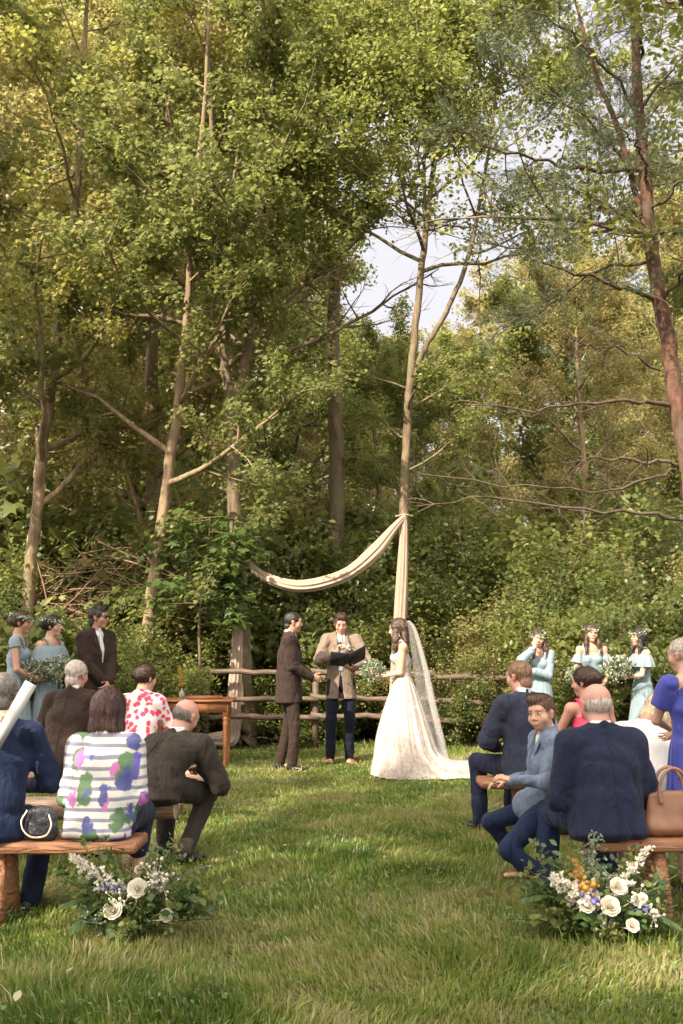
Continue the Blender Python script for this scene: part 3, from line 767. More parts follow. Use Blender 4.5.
        # one light smoothing pass
        for _ in range(2):
            sm = np.zeros_like(v); ct = np.zeros(len(v))
            for i in range(4):
                np.add.at(sm, F[:, i], v[F[:, (i+1) % 4]]) if False else None
            S = [np.bincount(np.r_[F.ravel(), F.ravel()], weights=np.r_[v[np.roll(F, -1, 1), k].ravel(), v[np.roll(F, 1, 1), k].ravel()], minlength=len(v)) for k in range(3)]
            ct = np.bincount(np.r_[F.ravel(), F.ravel()], minlength=len(v))
            v = v*.55+.45*np.stack(S, 1)/np.maximum(ct, 1)[:, None]
        return v, F
    def build(s, name, mat, parent, vcol=None):
        v, f = s.extract()
        vc = None
        if vcol is not None:
            vc = np.ones((len(v), 3))
            for c, r, col in vcol:
                r = np.ones(3)*np.array(r) if np.isscalar(r) else np.array(r)
                e = np.linalg.norm((v-np.array(c))/r, axis=1); w = np.clip(1.5-e, 0, 1)[:, None]; w = np.minimum(w*1.6, 1)
                vc = vc*(1-w)+np.array(col)*w
        return mk(name, v, f, mat, parent, vcol=vc)

# ------------------------------------------------------------------ figure
def rot(yaw=0, pitch=0, roll=0):
    """yaw left, pitch up, roll to the right (degrees), for a figure facing +Y"""
    return np.array(Matrix.Rotation(R_(yaw), 3, 'Z') @ Matrix.Rotation(R_(pitch), 3, 'X') @ Matrix.Rotation(R_(roll), 3, 'Y'))
def ik(a, c, l1, l2, pole):
    a = np.array(a, float); c = np.array(c, float); v = c-a; L = np.linalg.norm(v)
    if L > (l1+l2)*.995: c = a+v/L*(l1+l2)*.995; v = c-a; L = np.linalg.norm(v)
    t = v/L; x = (l1*l1-l2*l2+L*L)/(2*L); h = math.sqrt(max(0, l1*l1-x*x))
    p = np.array(pole, float); p = nrm(p-t*np.dot(p, t))
    return a+t*x+p*h, c

def pose(s=1., sit=None, lean=0., slump=0., wr=None, wl=None, hr=None, hl=None, nr=None, nl=None, curl=(.5, .5), head=(0, 0, 0), hoff=(0, 0, 0),
         ar=None, al=None, wide=1., poler=(.5, -.6, -.6), polel=(-.5, -.6, -.6), kner=(.15, 1, .2), knel=(-.15, 1, .2), side=0., sh_twist=0., tors=1., fem=False):
    """joint positions in metres; figure faces +Y, ground z=0. sit = seat height"""
    J = {'s': s, 'fem': fem, 'wide': wide}
    z0 = (sit+.10*s) if sit is not None else .95*s
    J['pel'] = V3(0, 0, z0)
    J['che'] = V3(side*.5, lean*.5, z0+(.31-slump*.3)*s*tors)
    J['neck'] = V3(side, lean, z0+(.56-slump*.6)*s*tors)
    J['M'] = rot(*head)
    J['hd'] = J['neck']+V3(0, .015, .052)*s+J['M'] @ V3(0, .02, .068)*s+np.array(hoff)
    w = (.150 if fem else .170)*s*wide
    tw = rot(sh_twist)
    for n, sg in (('r', 1), ('l', -1)):
        J['sh'+n] = J['neck']+tw @ (V3(sg*w, 0, -.080*s))
        J['hip'+n] = J['pel']+V3(sg*.09*s, .01, -.02*s)
    d = {}
    dwr, dwl = wr, wl
    if wr is None: wr = J['shr']+V3(.06, .10, -.53)*s
    if wl is None: wl = J['shl']+V3(-.06, .10, -.53)*s
    J['elr'], J['wrr'] = ik(J['shr'], wr, .29*s, .255*s, poler)
    J['ell'], J['wrl'] = ik(J['shl'], wl, .29*s, .255*s, polel)
    for n, h, nn, dn in (('r', hr, nr, V3(-1, 0, 0)), ('l', hl, nl, V3(1, 0, 0))):
        J['hd'+n] = nrm(h) if h is not None else nrm(J['wr'+n]-J['el'+n])
        q = np.array(nn, float) if nn is not None else dn
        J['hn'+n] = nrm(q-J['hd'+n]*np.dot(q, J['hd'+n]))
    J['curl'] = curl
    if sit is not None:
        aR = ar if ar is not None else (.13, .42*s, .09); aL = al if al is not None else (-.13, .42*s, .09)
    else:
        aR = ar if ar is not None else (.10*s, -.02, .09); aL = al if al is not None else (-.10*s, -.02, .09)
    for n, aa, kk in (('r', aR, kner), ('l', aL, knel)):
        D = np.linalg.norm(J['hip'+n]-np.array(aa))*.5025; l1, l2 = (.43*s, .42*s) if sit is not None else (D, D)
        J['kn'+n], J['an'+n] = ik(J['hip'+n], aa, l1, l2, kk)
    return J
def bounds(J, pad=.2):
    P = np.array([v for k, v in J.items() if k in ('pel', 'che', 'neck', 'hd', 'shr', 'shl', 'elr', 'ell', 'wrr', 'wrl', 'hipr', 'hipl', 'knr', 'knl', 'anr', 'anl')])
    return P.min(0)-pad, P.max(0)+pad
SKIN = {}
def skin(name, col):
    if name not in SKIN: SKIN[name] = m_plain('skin_'+name, col, .5, .08, 14, sss=.12, attr='tint', spec=.35)
    return SKIN[name]
def hp(J, x, y, z): return J['hd']+J['M'] @ (V3(x, y, z)*J['s']*J.get('hs', 1))

def make_body(J, root, sk, h=.0055, male=True, brow=(.50, .40, .34), lips=(.82, .58, .55), eyes=True, child=False):
    lo, hi = bounds(J); F = Field(lo, hi, h); s = J['s']; hs = s*J.get('hs', 1); M = J['M']; u = J['shr']-J['shl']; fem = J['fem']
    F.ec(J['pel'], J['che'], (.125*s, .085*s), (.128*s*J['wide'], .088*s), .03, u)
    F.ec(J['che'], J['neck']-V3(0, 0, .07*s), (.128*s*J['wide'], .088*s), (.10*s, .06*s), .03, u)
    F.ec(J['shl'], J['shr'], .043*s if fem else .05*s, k=.04)
    F.ec(J['neck']-V3(0, 0, .05*s), J['neck']+V3(0, 0, .02), (.06*s, .05*s), .05*s, .05, u)
    nk = .043 if fem else .052
    F.ec(J['neck'], hp(J, 0, -.02, -.04), nk*s, nk*s, .03)
    if fem:
        for sg in (1, -1): F.el(J['che']+V3(sg*.062*s, .075*s, .045*s), (.055*s, .05*s, .055*s), k=.03)
    a = (.040, .033, .031, .021) if fem else (.048, .041, .038, .027)
    for n in 'rl':
        sh, e, w = J['sh'+n], J['el'+n], J['wr'+n]
        F.ec(sh, e, a[0]*s, a[1]*s, .03); F.ec(e, w, a[2]*s, a[3]*s, .012)
        d, nn = J['hd'+n], J['hn'+n]; th = np.cross(d, nn)*(1 if n == 'r' else -1); cu = J['curl'][0 if n == 'r' else 1]; q = s*(.86 if fem else 1)
        F.ec(w, w+d*.085*q, (.026*q, .019*q), (.040*q, .014*q), .012, th)
        for i, (off, L) in enumerate(((.031, .070), (.0105, .080), (-.0105, .074), (-.031, .058))):
            b = w+d*(.088-.006*(i == 3))*q+th*off*q; dd = d+th*(off*2.2)
            c1 = cu*.9+.05*i; c2 = cu*2.1+.07*i
            d1 = nrm(dd*math.cos(c1)+nn*math.sin(c1)); d2 = nrm(dd*math.cos(c2)+nn*math.sin(c2))
            m = b+d1*L*.5*q; F.ec(b-d1*.01, m, .0088*q, .0082*q, .004); F.ec(m, m+d2*L*.5*q, .0082*q, .0066*q, .004)
        b = w+d*.025*q+th*.024*q; d1 = nrm(d*.65+th*.75+nn*.35); m = b+d1*.042*q; d2 = nrm(d*.9+th*.25+nn*(.3+.5*cu))
        F.ec(b, m, .013*q, .0105*q, .008); F.ec(m, m+d2*.032*q, .0105*q, .008*q, .004)
        F.ec(J['hip'+n], J['kn'+n], (.056 if fem else .072)*s, .05*s, .03); F.ec(J['kn'+n], J['an'+n], .048*s, .032*s, .02)
        ft = J['kn'+n]-J['an'+n]; fd = V3(J['an'+n][0]*.15, 1, 0); fd = nrm(fd)
        F.ec(J['an'+n]-V3(0, 0, .05), J['an'+n]+fd*.13*s-V3(0, 0, .055), .03*s, (.035*s, .018*s), .02)
    # head
    E = lambda c, r, k=.012, sub=False: F.el(hp(J, *c), np.array(r)*hs, M, k, sub)
    jw = (1. if male else .9) if not child else .86; cz = .014 if child else 0
    E((0, -.012, .035), (.075, .094, .084), .01)
    E((0, .022, -.036), ((.060 if child else .056*jw), .062, .058 if child else .066), .03)
    E((0, .056, -.088+cz), (.024*jw, .022, .018), .028)
    E((0, .070, .035), (.052, .020, .03), .02)
    for sg in (1, -1):
        E((sg*.030, .094, .014), ((.015, .010, .009) if fem else (.016, .012, .010)), .012, True)
        E((sg*.031, .074, .013), (.0145, .014, .0125), .004)
        E((sg*.040, .058, -.026 if child else -.022), ((.026 if child else .022), .020, .024), .03)
        F.ec(hp(J, sg*.076, -.008, .018), hp(J, sg*.074, -.002, -.022), (.021*hs, .009*hs), (.012*hs, .007*hs), .006, M @ V3(0, 1, 0))
        E((sg*.030, .086, .031), (.018, .008, .005), .008)
    F.ec(hp(J, 0, .084, .010 if child else .018), hp(J, 0, .096 if child else .102, -.020), (.006 if child else .0085)*hs, (.0095 if child else .0125)*hs, .012)
    E((.011, .091, -.026), (.009, .009, .007), .006); E((-.011, .091, -.026), (.009, .009, .007), .006)
    F.ec(hp(J, -.018, .086, -.051), hp(J, .018, .086, -.051), .0062*hs, k=.006)
    F.ec(hp(J, -.014, .086, -.061), hp(J, .014, .086, -.061), .0068*hs, k=.006)
    tint = [(hp(J, 0, .092, -.056), np.array((.021, .03, .010))*hs, lips)]
    for sg in (1, -1):
        tint.append((hp(J, sg*.030, .092, .034), np.array((.017, .02, .0055))*hs*1., brow))
        if eyes: tint.append((hp(J, sg*.031, .088, .013), np.array((.010, .02, .0045))*hs, (.36, .29, .26)))
        tint.append((hp(J, sg*.044, .066, -.02), .016*hs, (1.0, .86, .82)))
        tint.append((hp(J, sg*.08, -.005, 0), .018*hs, (1.0, .82, .78)))
    # tint is laid out in head axes: rotate test space by using isotropic radii when the head is turned far
    F2 = F
    v, f = F2.extract(); vc = np.ones((len(v), 3))
    for c, r, col in tint:
        r = np.ones(3)*r; e = np.linalg.norm(((v-c) @ M)/r, axis=1); w = np.clip((1.4-e)*2.2, 0, 1)[:, None]
        vc = vc*(1-w)+np.array(col)*w
    return mk('body', v, f, sk, root, vcol=vc)

def make_hair(J, root, mat, style='short', h=.006, bun=None, seed=0):
    s = J['s']*J.get('hs', 1); H = J['hd']; M = J['M']
    F = Field(H-.42*s if style == 'long' else H-.25*s, H+.25*s, h)
    E = lambda c, r, k=.012, sub=False: F.el(hp(J, *c), np.array(r)*s, M, k, sub)
    if style == 'bald':       # fringe round the back and sides
        E((0, -.016, .016), (.0765, .0940, .070), .01)
        E((0, .012, .084), (.12, .115, .062), .015, True)
        E((0, .09, .0), (.1, .105, .14), .008, True)
        F.noise(.004, 60, seed)
    elif style == 'crop':
        E((0, -.014, .040), (.0805, .098, .086), .01)
        E((0, -.06, -.045), (.056, .045, .05), .02)
        E((0, .105, -.032), (.1, .085, .095), .012, True); E((0, .03, -.09), (.1, .1, .075), .01, True)
        for sg in (1, -1): E((sg*.08, .002, -.012), (.022, .022, .032), .006, True)
        F.noise(.004, 55, seed)
    elif style == 'short':
        E((0, -.016, .044), (.083, .101, .088), .01)
        E((0, .035, .108), (.056, .058, .030), .03)
        E((0, -.06, -.04), (.060, .048, .058), .02)
        E((0, .108, -.036), (.1, .086, .098), .01, True); E((0, .035, -.09), (.1, .1, .072), .01, True)
        for sg in (1, -1): E((sg*.08, .004, -.012), (.022, .022, .034), .006, True)
        F.noise(.007, 42, seed, stretch=(1, .5, 1))
    elif style == 'boy':
        E((0, -.016, .046), (.0795, .098, .086), .01)
        E((.012, .045, .104), (.056, .048, .030), .02)
        E((0, -.06, -.03), (.054, .044, .05), .02)
        E((0, .115, -.026), (.1, .085, .088), .01, True); E((0, .035, -.085), (.1, .1, .072), .01, True)
        for sg in (1, -1): E((sg*.082, .010, -.014), (.022, .030, .040), .006, True)
        F.noise(.005, 45, seed, stretch=(.5, 1, 1))
    elif style == 'bob':
        E((0, -.02, .035), (.096, .108, .098), .01)
        F.ec(hp(J, 0, -.035, .0), hp(J, 0, -.025, -.10), (.092*s, .085*s), (.104*s, .078*s), .03, M @ V3(1, 0, 0), cap=.03)
        E((0, .125, -.03), (.075, .085, .12), .012, True)
        F.noise(.006, 60, seed, stretch=(1, 1, .16))
    elif style == 'updo':
        E((0, -.016, .040), (.086, .104, .090), .01)
        E((0, .105, -.030), (.082, .08, .098), .012, True); E((0, .02, -.10), (.1, .1, .072), .012, True)
        b = bun or (0, -.10, .03)
        E(b, (.052, .045, .05), .015); E((b[0]+.03, b[1], b[2]-.02), (.028, .03, .03), .006); E((b[0]-.03, b[1]+.005, b[2]+.02), (.03, .028, .028), .006)
        F.noise(.007, 40, seed, ridge=True)
    elif style == 'long':
        E((0, -.018, .038), (.090, .106, .094), .01)
        F.ec(hp(J, 0, -.05, .02), hp(J, 0, -.075, -.20), (.085*s, .055*s), (.088*s, .04*s), .04, M @ V3(1, 0, 0), cap=.05)
        for sg in (1, -1):
            F.ec(hp(J, sg*.070, .0, .02), hp(J, sg*.082, .03, -.13), (.026*s, .04*s), .026*s, .03, M @ V3(1, 0, 0))
            F.ec(hp(J, sg*.082, .03, -.13), hp(J, sg*.088, .055, -.23), .026*s, .016*s, .03)
        E((0, .112, -.022), (.062, .085, .092), .012, True)
        F.noise(.011, 26, seed, ridge=True, stretch=(1, 1, .45)); F.noise(.004, 80, seed+1, stretch=(1, 1, .15))
    return strand_hair(J, root, mat, F, style, seed)
def strand_hair(J, root, mat, F, style, seed, n=None):
    """hair mass plus loose strands lying over it, in one mesh"""
    v, f = F.extract(); rg = np.random.default_rng(seed+500); B = MB(); B.add(v, f)
    fn = np.cross(v[f[:, 2]]-v[f[:, 0]], v[f[:, 3]]-v[f[:, 1]]); fn = nrm_rows(fn); fc = v[f].mean(1)
    k = rg.integers(0, len(f), n or {'bald': 1100, 'crop': 1500, 'boy': 1900, 'short': 1700}.get(style, 2000)); p = fc[k]; nn = fn[k]; M = J['M']; s = J['s']
    lc = (p-J['hd']) @ M
    if style in ('boy', 'short', 'crop'): d = np.c_[lc[:, 0]*2, np.where(lc[:, 2] > .06, .12, -.03), -.10+0*lc[:, 0]]
    elif style == 'updo': d = np.c_[-lc[:, 0]*.5, -.1+0*lc[:, 0], .02+0*lc[:, 0]]
    else: d = np.c_[lc[:, 0]*.3, -.02+0*lc[:, 0], -.12+0*lc[:, 0]]
    d = nrm_rows(d)+rg.normal(0, .22, d.shape); d = d @ M.T; d = nrm_rows(d-nn*np.sum(d*nn, 1)[:, None]); sd = np.cross(d, nn)
    L = rg.uniform(.018, .04, (len(k), 1))*{'bald': .5, 'crop': .6, 'boy': .8}.get(style, 1.3)*s; w = .0011; o = p-nn*.001
    q = np.stack([o-sd*w, o+sd*w, o+d*L*.55+nn*.0035+sd*w, o+d*L*.55+nn*.0035-sd*w, o+d*L+nn*rg.uniform(-.002, .011, (len(k), 1))], 1).reshape(-1, 3)
    b = (np.arange(len(k))*5)[:, None]; B.add(q, [b+np.array([0, 1, 2, 3]), b+np.array([3, 2, 4])])
    return B.build('hair', mat, root, attrs=False)

def hair_mat(name, c):
    return m_plain('hair_'+name, c, .42, .45, 90, bump=.6, bscale=220, spec=.5, stretch=(1, 1, .12))
def wool(name, c, weave=420, v=.18, sheen=.04):
    return m_plain('cloth_'+name, c, .85, v, 30, bump=.25, bscale=weave, sheen=sheen, spec=.15, fold=.55)

def make_jacket(J, root, mat, h=.007, hem=.26, vneck=None, fat=1., seed=0, name='jacket', sleeve=1., wr=.010, flare=1., lapel=None, collar=True, loose=0.):
    """tailored jacket; vneck = z drop of the front opening below the neck"""
    lo, hi = bounds(J, .24); F = Field(lo, hi, h); s = J['s']; u = J['shr']-J['shl']; W = J['wide']*fat
    pel, che, nk = J['pel'], J['che'], J['neck']; fwd = nrm(np.cross(V3(0, 0, 1), nrm(u)))
    sit = J['pel'][2] < .8*s
    hemp = pel-V3(0, 0, hem*s) if not sit else pel-V3(0, .05, .085*s)
    wa = .166 if sit else .152
    F.ec(hemp, pel+V3(0, -.01, .10*s), ((.190 if sit else .192)*s*W*flare, .148*s*fat), (wa*s*W, .126*s*fat), .03, u, cap=.05)
    if sit: F.ec(pel, pel+V3(0, .10, -.01), (.19*s*W, .12*s), (.17*s*W, .11*s), .03, u)
    F.ec(pel+V3(0, -.01, .10*s), che, (wa*s*W, .126*s*fat), (.176*s*W, .124*s*fat), .04, u)
    F.ec(che, nk-V3(0, .0, .10*s), (.176*s*W, .124*s*fat), (.165*s*W, .10*s), .04, u)
    F.ec(J['shl']+V3(0, 0, -.005), nk-V3(0, 0.01, .012*s), .060*s, .055*s, .035); F.ec(J['shr']+V3(0, 0, -.005), nk-V3(0, .01, .012*s), .060*s, .055*s, .035)
    for n in 'rl':
        sh, e, w = J['sh'+n], J['el'+n], J['wr'+n]
        F.ec(sh, e, .072*s*fat, .060*s*fat, .035); w2 = e+(w-e)*sleeve
        F.ec(e, w2-(w2-e)*.06, .058*s*fat, (.045+loose)*s, .015)
    if collar:
        for sg in (1, -1):
            c0 = nk+V3(0, -.052*s, .030*s); c1 = nk+nrm(u)*sg*.058*s+V3(0, 0, .008*s)
            F.ec(c0, c1, .016*s, .016*s, .01)
    F.noise(.007*s, 6, seed, stretch=(1, 1, .5)); F.noise(.019*s, 5.2, seed+2, ridge=True, stretch=(1, 1, .75))
    def near(p):
        q = 0
        for a in ('elr', 'ell'): q = np.maximum(q, np.clip(1.3-np.linalg.norm(p-J[a], axis=1)/(.13*s), 0, 1))
        return q
    F.noise(wr*1.3*s, 15, seed+5, ridge=True, stretch=(1, 1, 1.2), where=near)
    # the neck opening, and the V in front
    F.ec(nk+V3(0, 0, -.01), nk+V3(0, 0, .15), (.056*s, .052*s), (.07*s, .07*s), .006, u, sub=True)
    if vneck:
        top = nk+fwd*.06*s+V3(0, 0, .02); bot = che+fwd*.10*s+V3(0, 0, -vneck*s)
        F.ec(top, bot, (.060*s, .075*s), (.004*s, .075*s), .006, u, sub=True, cap=.01)
        # opening below the button
        b2 = hemp+fwd*.13*s
        F.ec(bot-V3(0, 0, .14*s), b2-V3(0, 0, .06), (.003*s, .06*s), (.045*s, .10*s), .01, u, sub=True, cap=.02)
    if not sit: F.clip(pel-V3(0, 0, hem*s), (0, 0, -1))
    # sleeves end flat
    o = F.build(name, mat, root)
    if name == 'jacket' and sit and not vneck:    # centre back seam and vent
        n_ = len(o.data.vertices); co = np.empty(n_*3, np.float32); o.data.vertices.foreach_get('co', co); co = co.reshape(-1, 3); P = []
        zt = nk[2]-.03; zb = pel[2]-.09*s
        for zz in np.linspace(zt, zb, 26):
            cx = np.interp(zz, [pel[2], nk[2]], [pel[0], nk[0]]); q = co[(np.abs(co[:, 2]-zz) < .008) & (np.abs(co[:, 0]-cx) < .010)]
            if len(q): P.append([cx, q[:, 1].min()+.0005, zz])
        if len(P) > 5:
            G = MB(); G.tube(smooth_path(P, 50), .0030, 5); G.build('back_seam', mat, root, attrs=False)
    if vneck:
        G = Field(np.minimum(top, bot)-.15, np.maximum(top, bot)+.15, h*.75)
        for sg in (1, -1):
            a = nk+nrm(u)*sg*.064*s+fwd*.045*s+V3(0, 0, .012); b = che+fwd*.128*s*fat+nrm(u)*sg*.012*s-V3(0, 0, (vneck-.01)*s)
            m = a*.55+b*.45+nrm(u)*sg*.030*s+fwd*.030*s
            G.ec(a, m, (.016*s, .007), (.030*s, .007), .006, u); G.ec(m, b, (.030*s, .007), (.006*s, .007), .006, u)
        G.build('lapels', lapel or mat, root)
    return o, fwd, u

def make_shirt(J, root, mat, h=.007, tie=None, vneck=.1, fat=1., cuffs=True):
    lo, hi = bounds(J, .15); F = Field(lo, hi, h); s = J['s']; u = J['shr']-J['shl']; nk = J['neck']; che = J['che']; fwd = nrm(np.cross(V3(0, 0, 1), nrm(u)))
    F.ec(J['pel']+V3(0, 0, .03), che, (.13*s, .098*s), (.14*s*fat, .106*s*fat), .03, u); F.ec(che, nk-V3(0, 0, .08*s), (.14*s, .106*s*fat), (.11*s, .070*s), .03, u)
    F.ec(nk-V3(0, 0, .05*s), nk+V3(0, 0, .0), (.09*s, .07*s), .058*s, .03, u)
    F.ec(nk-V3(0, 0, .01), nk+V3(0, -.006, .045*s), (.060*s, .056*s), (.056*s, .053*s), .01, u, cap=.012)
    F.ec(nk+V3(0, 0, .03), nk+V3(0, .02, .15), (.047*s, .044*s), (.06*s, .06*s), .004, u, sub=True)
    if cuffs:
        for n in 'rl':
            e, w = J['el'+n], J['wr'+n]; d = nrm(w-e); F.ec(w-d*.05*s, w-d*.004*s, .034*s, .033*s, .008, cap=.006)
    F.build('shirt', mat, root)
    if tie is not None:
        G = Field(nk-.5*s, nk+.3*s, .006)
        a = nk+fwd*.056*s+V3(0, 0, .014*s); b = che+fwd*.122*s*fat+V3(0, 0, .03*s); c = J['pel']+fwd*.118*s+V3(0, 0, .12*s)
        G.ec(a, a-V3(0, 0, .02)+fwd*.01, (.019*s, .012*s), (.013*s, .010*s), .006, u); G.ec(a-V3(0, 0, .02)+fwd*.01, b, (.016*s, .007*s), (.032*s, .008*s), .008, u); G.ec(b, c, (.032*s, .008*s), (.034*s, .008*s), .008, u)
        G.build('tie', tie, root)

def make_trousers(J, root, mat, h=.0075, seed=3, cuffz=None, slim=1., top=.12):
    lo, hi = bounds(J, .2); hi = np.array([hi[0], hi[1], J['pel'][2]+.25]); F = Field(lo, hi, h); s = J['s']; u = V3(1, 0, 0); W = .5+.5*J['wide']
    F.ec(J['pel']-V3(0, 0, .03*s), J['pel']+V3(0, 0, top*s), (.136*s*W, .104*s), (.128*s*W, .095*s), .03, u)
    for n in 'rl':
        hp_, k, a = J['hip'+n], J['kn'+n], J['an'+n]
        F.ec(hp_, k, (.096 if J['pel'][2] < .8*s else .080)*s*slim, .068*s*slim, .03); F.ec(k, a+V3(0, 0, .0), .068*s*slim, .050*s*slim, .02)
        F.ec(a+(k-a)*.3, a-(k-a)*.03, .056*s*slim, .050*s*slim, .02)
    F.noise(.010*s, 8, seed, ridge=True, stretch=(1, 1, .5)); F.noise(.004*s, 16, seed+1, ridge=True, stretch=(1, 1, 1.2))
    F.build('trousers', mat, root)
def make_shoes(J, root, mat, h=.006, heel=0.):
    s = J['s']
    for n in 'rl':
        a = J['an'+n]; dx = .22 if n == 'r' else -.22; fd = nrm(V3(dx, 1, 0)) ; F = Field(a-.28, a+.28, h)
        F.ec(a-V3(0, 0, .01)-fd*.02, a-V3(0, 0, .05), .036*s, .04*s, .02)
        F.ec(a-V3(0, 0, .052)-fd*.035*s, a-V3(0, 0, .058)+fd*.10*s, (.036*s, .034*s), (.045*s, .026*s), .02, np.cross(fd, V3(0, 0, 1)))
        F.ec(a-V3(0, 0, .06)+fd*.10*s, a-V3(0, 0, .066)+fd*.165*s, (.045*s, .024*s), (.034*s, .018*s), .02, np.cross(fd, V3(0, 0, 1)))
        F.clip(a-V3(0, 0, .086), (0, 0, -1))
        F.build('shoe', mat, root)

def ring_cloth(rings, n=96, pleat=18, amp=None, seed=0, thick=.006, closed=True):
    """rings: rows (cx,cy,cz,rx,ry,amp). pleated tube of cloth with an inner face"""
    rg = np.random.default_rng(seed); m = max(12, int(len(rings)*6)); Rr = smooth_path(rings, m)
    th = np.arange(n)/n*2*np.pi; ph = rg.uniform(0, 6.28, 4)
    fold = .5*np.sin(pleat*th+1.4*np.sin(3*th+ph[0])+ph[1])+.3*np.sin((pleat*1.6//1)*th+ph[2]+2*np.sin(2*th))+.25*np.sin(5*th+ph[3])
    V = []
    for i in range(m):
        cx, cy, cz, rx, ry, a = Rr[i]
        f = 1+a*fold/max(rx, .05)*1.0
        V.append(np.c_[cx+rx*f*np.cos(th), cy+ry*f*np.sin(th), np.full(n, cz)+.0*th])
    V = np.concatenate(V); i = np.arange(m-1)[:, None]*n; j = np.arange(n)[None]; F = np.stack([i+j, i+(j+1) % n, i+n+(j+1) % n, i+n+j], -1).reshape(-1, 4)
    return V, F

def make_dress(J, root, mat, style='flounce', seed=0, hem=.05, full=.30, neckdrop=.10, h=.007, strap=True, name='dress'):
    """bodice + pleated skirt in one mesh, optional off-shoulder flounce"""
    s = J['s']; lo, hi = bounds(J, .18); u = J['shr']-J['shl']; nk, che, pel = J['neck'], J['che'], J['pel']
    F = Field(lo, hi, h)
    F.ec(pel+V3(0, 0, -.02), pel+V3(0, 0, .12*s), (.150*s, .112*s), (.122*s, .093*s), .04, u)
    F.ec(pel+V3(0, 0, .12*s), che, (.122*s, .093*s), (.139*s*J['wide'], .098*s), .03, u); F.ec(che, nk-V3(0, 0, .08*s), (.139*s*J['wide'], .098*s), (.112*s*J['wide'], .07*s), .03, u)
    for sg in (1, -1): F.el(che+V3(sg*.062*s, .078*s, .045*s), (.062*s, .058*s, .062*s), k=.03)
    F.noise(.006*s, 12, seed, ridge=True, stretch=(1, 1, 2.5))
    F.clip(nk-V3(0, 0, neckdrop*s), (0, .35, 1)); F.clip(pel-V3(0, 0, .03), (0, 0, -1))
    v, f = F.extract(); B = MB(); B.add(v, f)
    if strap:
        for sg in (1, -1):
            a = che+V3(sg*.085*s, .09*s, .09*s); b = nk+nrm(u)*sg*.10*s+V3(0, 0.0, -.018*s); c = che+V3(sg*.08*s, -.075*s, .10*s)
            B.tube(smooth_path([a, (a+b)/2+V3(0, .03, .03)*s, b+V3(0, 0, .012), (b+c)/2+V3(0, -.025, .03)*s, c], 14), .014*s, 6, flat=.5)
    if hem is not None and pel[2] > .8*s:
        rr = [(0, 0, pel[2]+.13*s, .128*s, .100*s, .001), (0, 0, pel[2]+.02, .158*s, .122*s, .006), (0, 0, .62*s, .19*s, .17*s, .014), (0, 0, .34*s, full*.78, full*.74, .024), (0, 0, hem, full, full*.95, .034)]
        V, Fq = ring_cloth(rr, seed=seed); B.add(V, Fq)
    if style == 'flounce':
        c = nk*.75+che*.25
        # band round chest and upper arms, wavy lower edge
        zz = nk[2]
        rr = [(c[0], c[1]+.005, zz-.085*s, .190*s, .088*s, .002), (c[0], c[1]+.008, zz-.13*s, .215*s, .118*s, .006), (c[0], c[1]+.008, zz-.20*s, .238*s, .140*s, .016), (c[0], c[1]+.01, zz-.25*s, .250*s, .150*s, .020)]
        V, Fq = ring_cloth(rr, seed=seed+1, pleat=13); B.add(V, Fq)
    if style == 'drop':
        for n in 'rl':
            sh, e = J['sh'+n], J['el'+n]; d = nrm(e-sh); p0 = sh+d*.07*s; uu = nrm(np.cross(d, V3(0, 1, .1))); ww = np.cross(d, uu); th = np.arange(40)/40*2*np.pi; V = []
            for t, r in ((0, .050), (.04, .062), (.08, .076), (.105, .082)):
                rr = r*s*(1+.10*np.sin(6*th+n.__hash__() % 7)*t*9)
                V.append(p0+d*t*s+(rr*np.cos(th))[:, None]*uu+(rr*np.sin(th))[:, None]*ww)
            V = np.concatenate(V); i = np.arange(3)[:, None]*40; j = np.arange(40)[None]; B.add(V, np.stack([i+j, i+(j+1) % 40, i+40+(j+1) % 40, i+40+j], -1).reshape(-1, 4))
    if style == 'cap':
        for n in 'rl':
            sh, e = J['sh'+n], J['el'+n]; d = nrm(e-sh); G = Field(sh-.2, sh+.2, h); G.ec(sh-d*.01+V3(0, 0, .005), sh+d*.06*s, .056*s, .058*s, .02); G.ec(sh, nk-V3(0, 0, .05), .05*s, .03*s, .02); G.clip(sh+d*.06*s, d)
            v, f = G.extract(); B.add(v, f)
    if style == 'sleeve':
        for n in 'rl':
            sh, e, w = J['sh'+n], J['el'+n], J['wr'+n]; G = Field(np.minimum(np.minimum(sh, e), w)-.15, np.maximum(np.maximum(sh, e), w)+.15, h)
            G.ec(sh, e, .058*s, .060*s, .02); G.ec(e, e+(w-e)*.75, .058*s, .050*s, .02); G.noise(.012, 12, seed, ridge=True); v, f = G.extract(); B.add(v, f)
    B.build(name, mat, root, attrs=False)
    return B

def flower_crown(J, root, seed=0, drop=0.):
    rg = np.random.default_rng(seed); s = J['s']; B = MB(); pos = []; dr = []
    for i in range(150):
        a = rg.uniform(0, 2*np.pi); c, sn = math.cos(a), math.sin(a)
        p = hp(J, .096*c, -.012+.112*sn, .062-.028*sn*-1*(-1)+rg.normal(0, .012)+drop)
        pos.append(p+rg.normal(0, .008, 3)); dr.append(J['M'] @ V3(-sn+rg.normal(0, .5), c+rg.normal(0, .5), rg.normal(.2, .5)))
    v, f, r = leaves_mesh(np.array(pos), .034*s, rg, L_OVAL, 1.2, np.array(dr)); B.add(v, f, r, 0)
    for i in range(22):
        a = rg.uniform(0, 2*np.pi); p = hp(J, .104*math.cos(a), -.012+.12*math.sin(a), .066+.028*math.sin(a)*-1+rg.normal(0, .012)+drop)
        B.ell(p, rg.uniform(.005, .010)*s, m=1, nu=6, nv=4)
    B.build('flower_crown', parent=root, mats=[EUC, WHITEF])
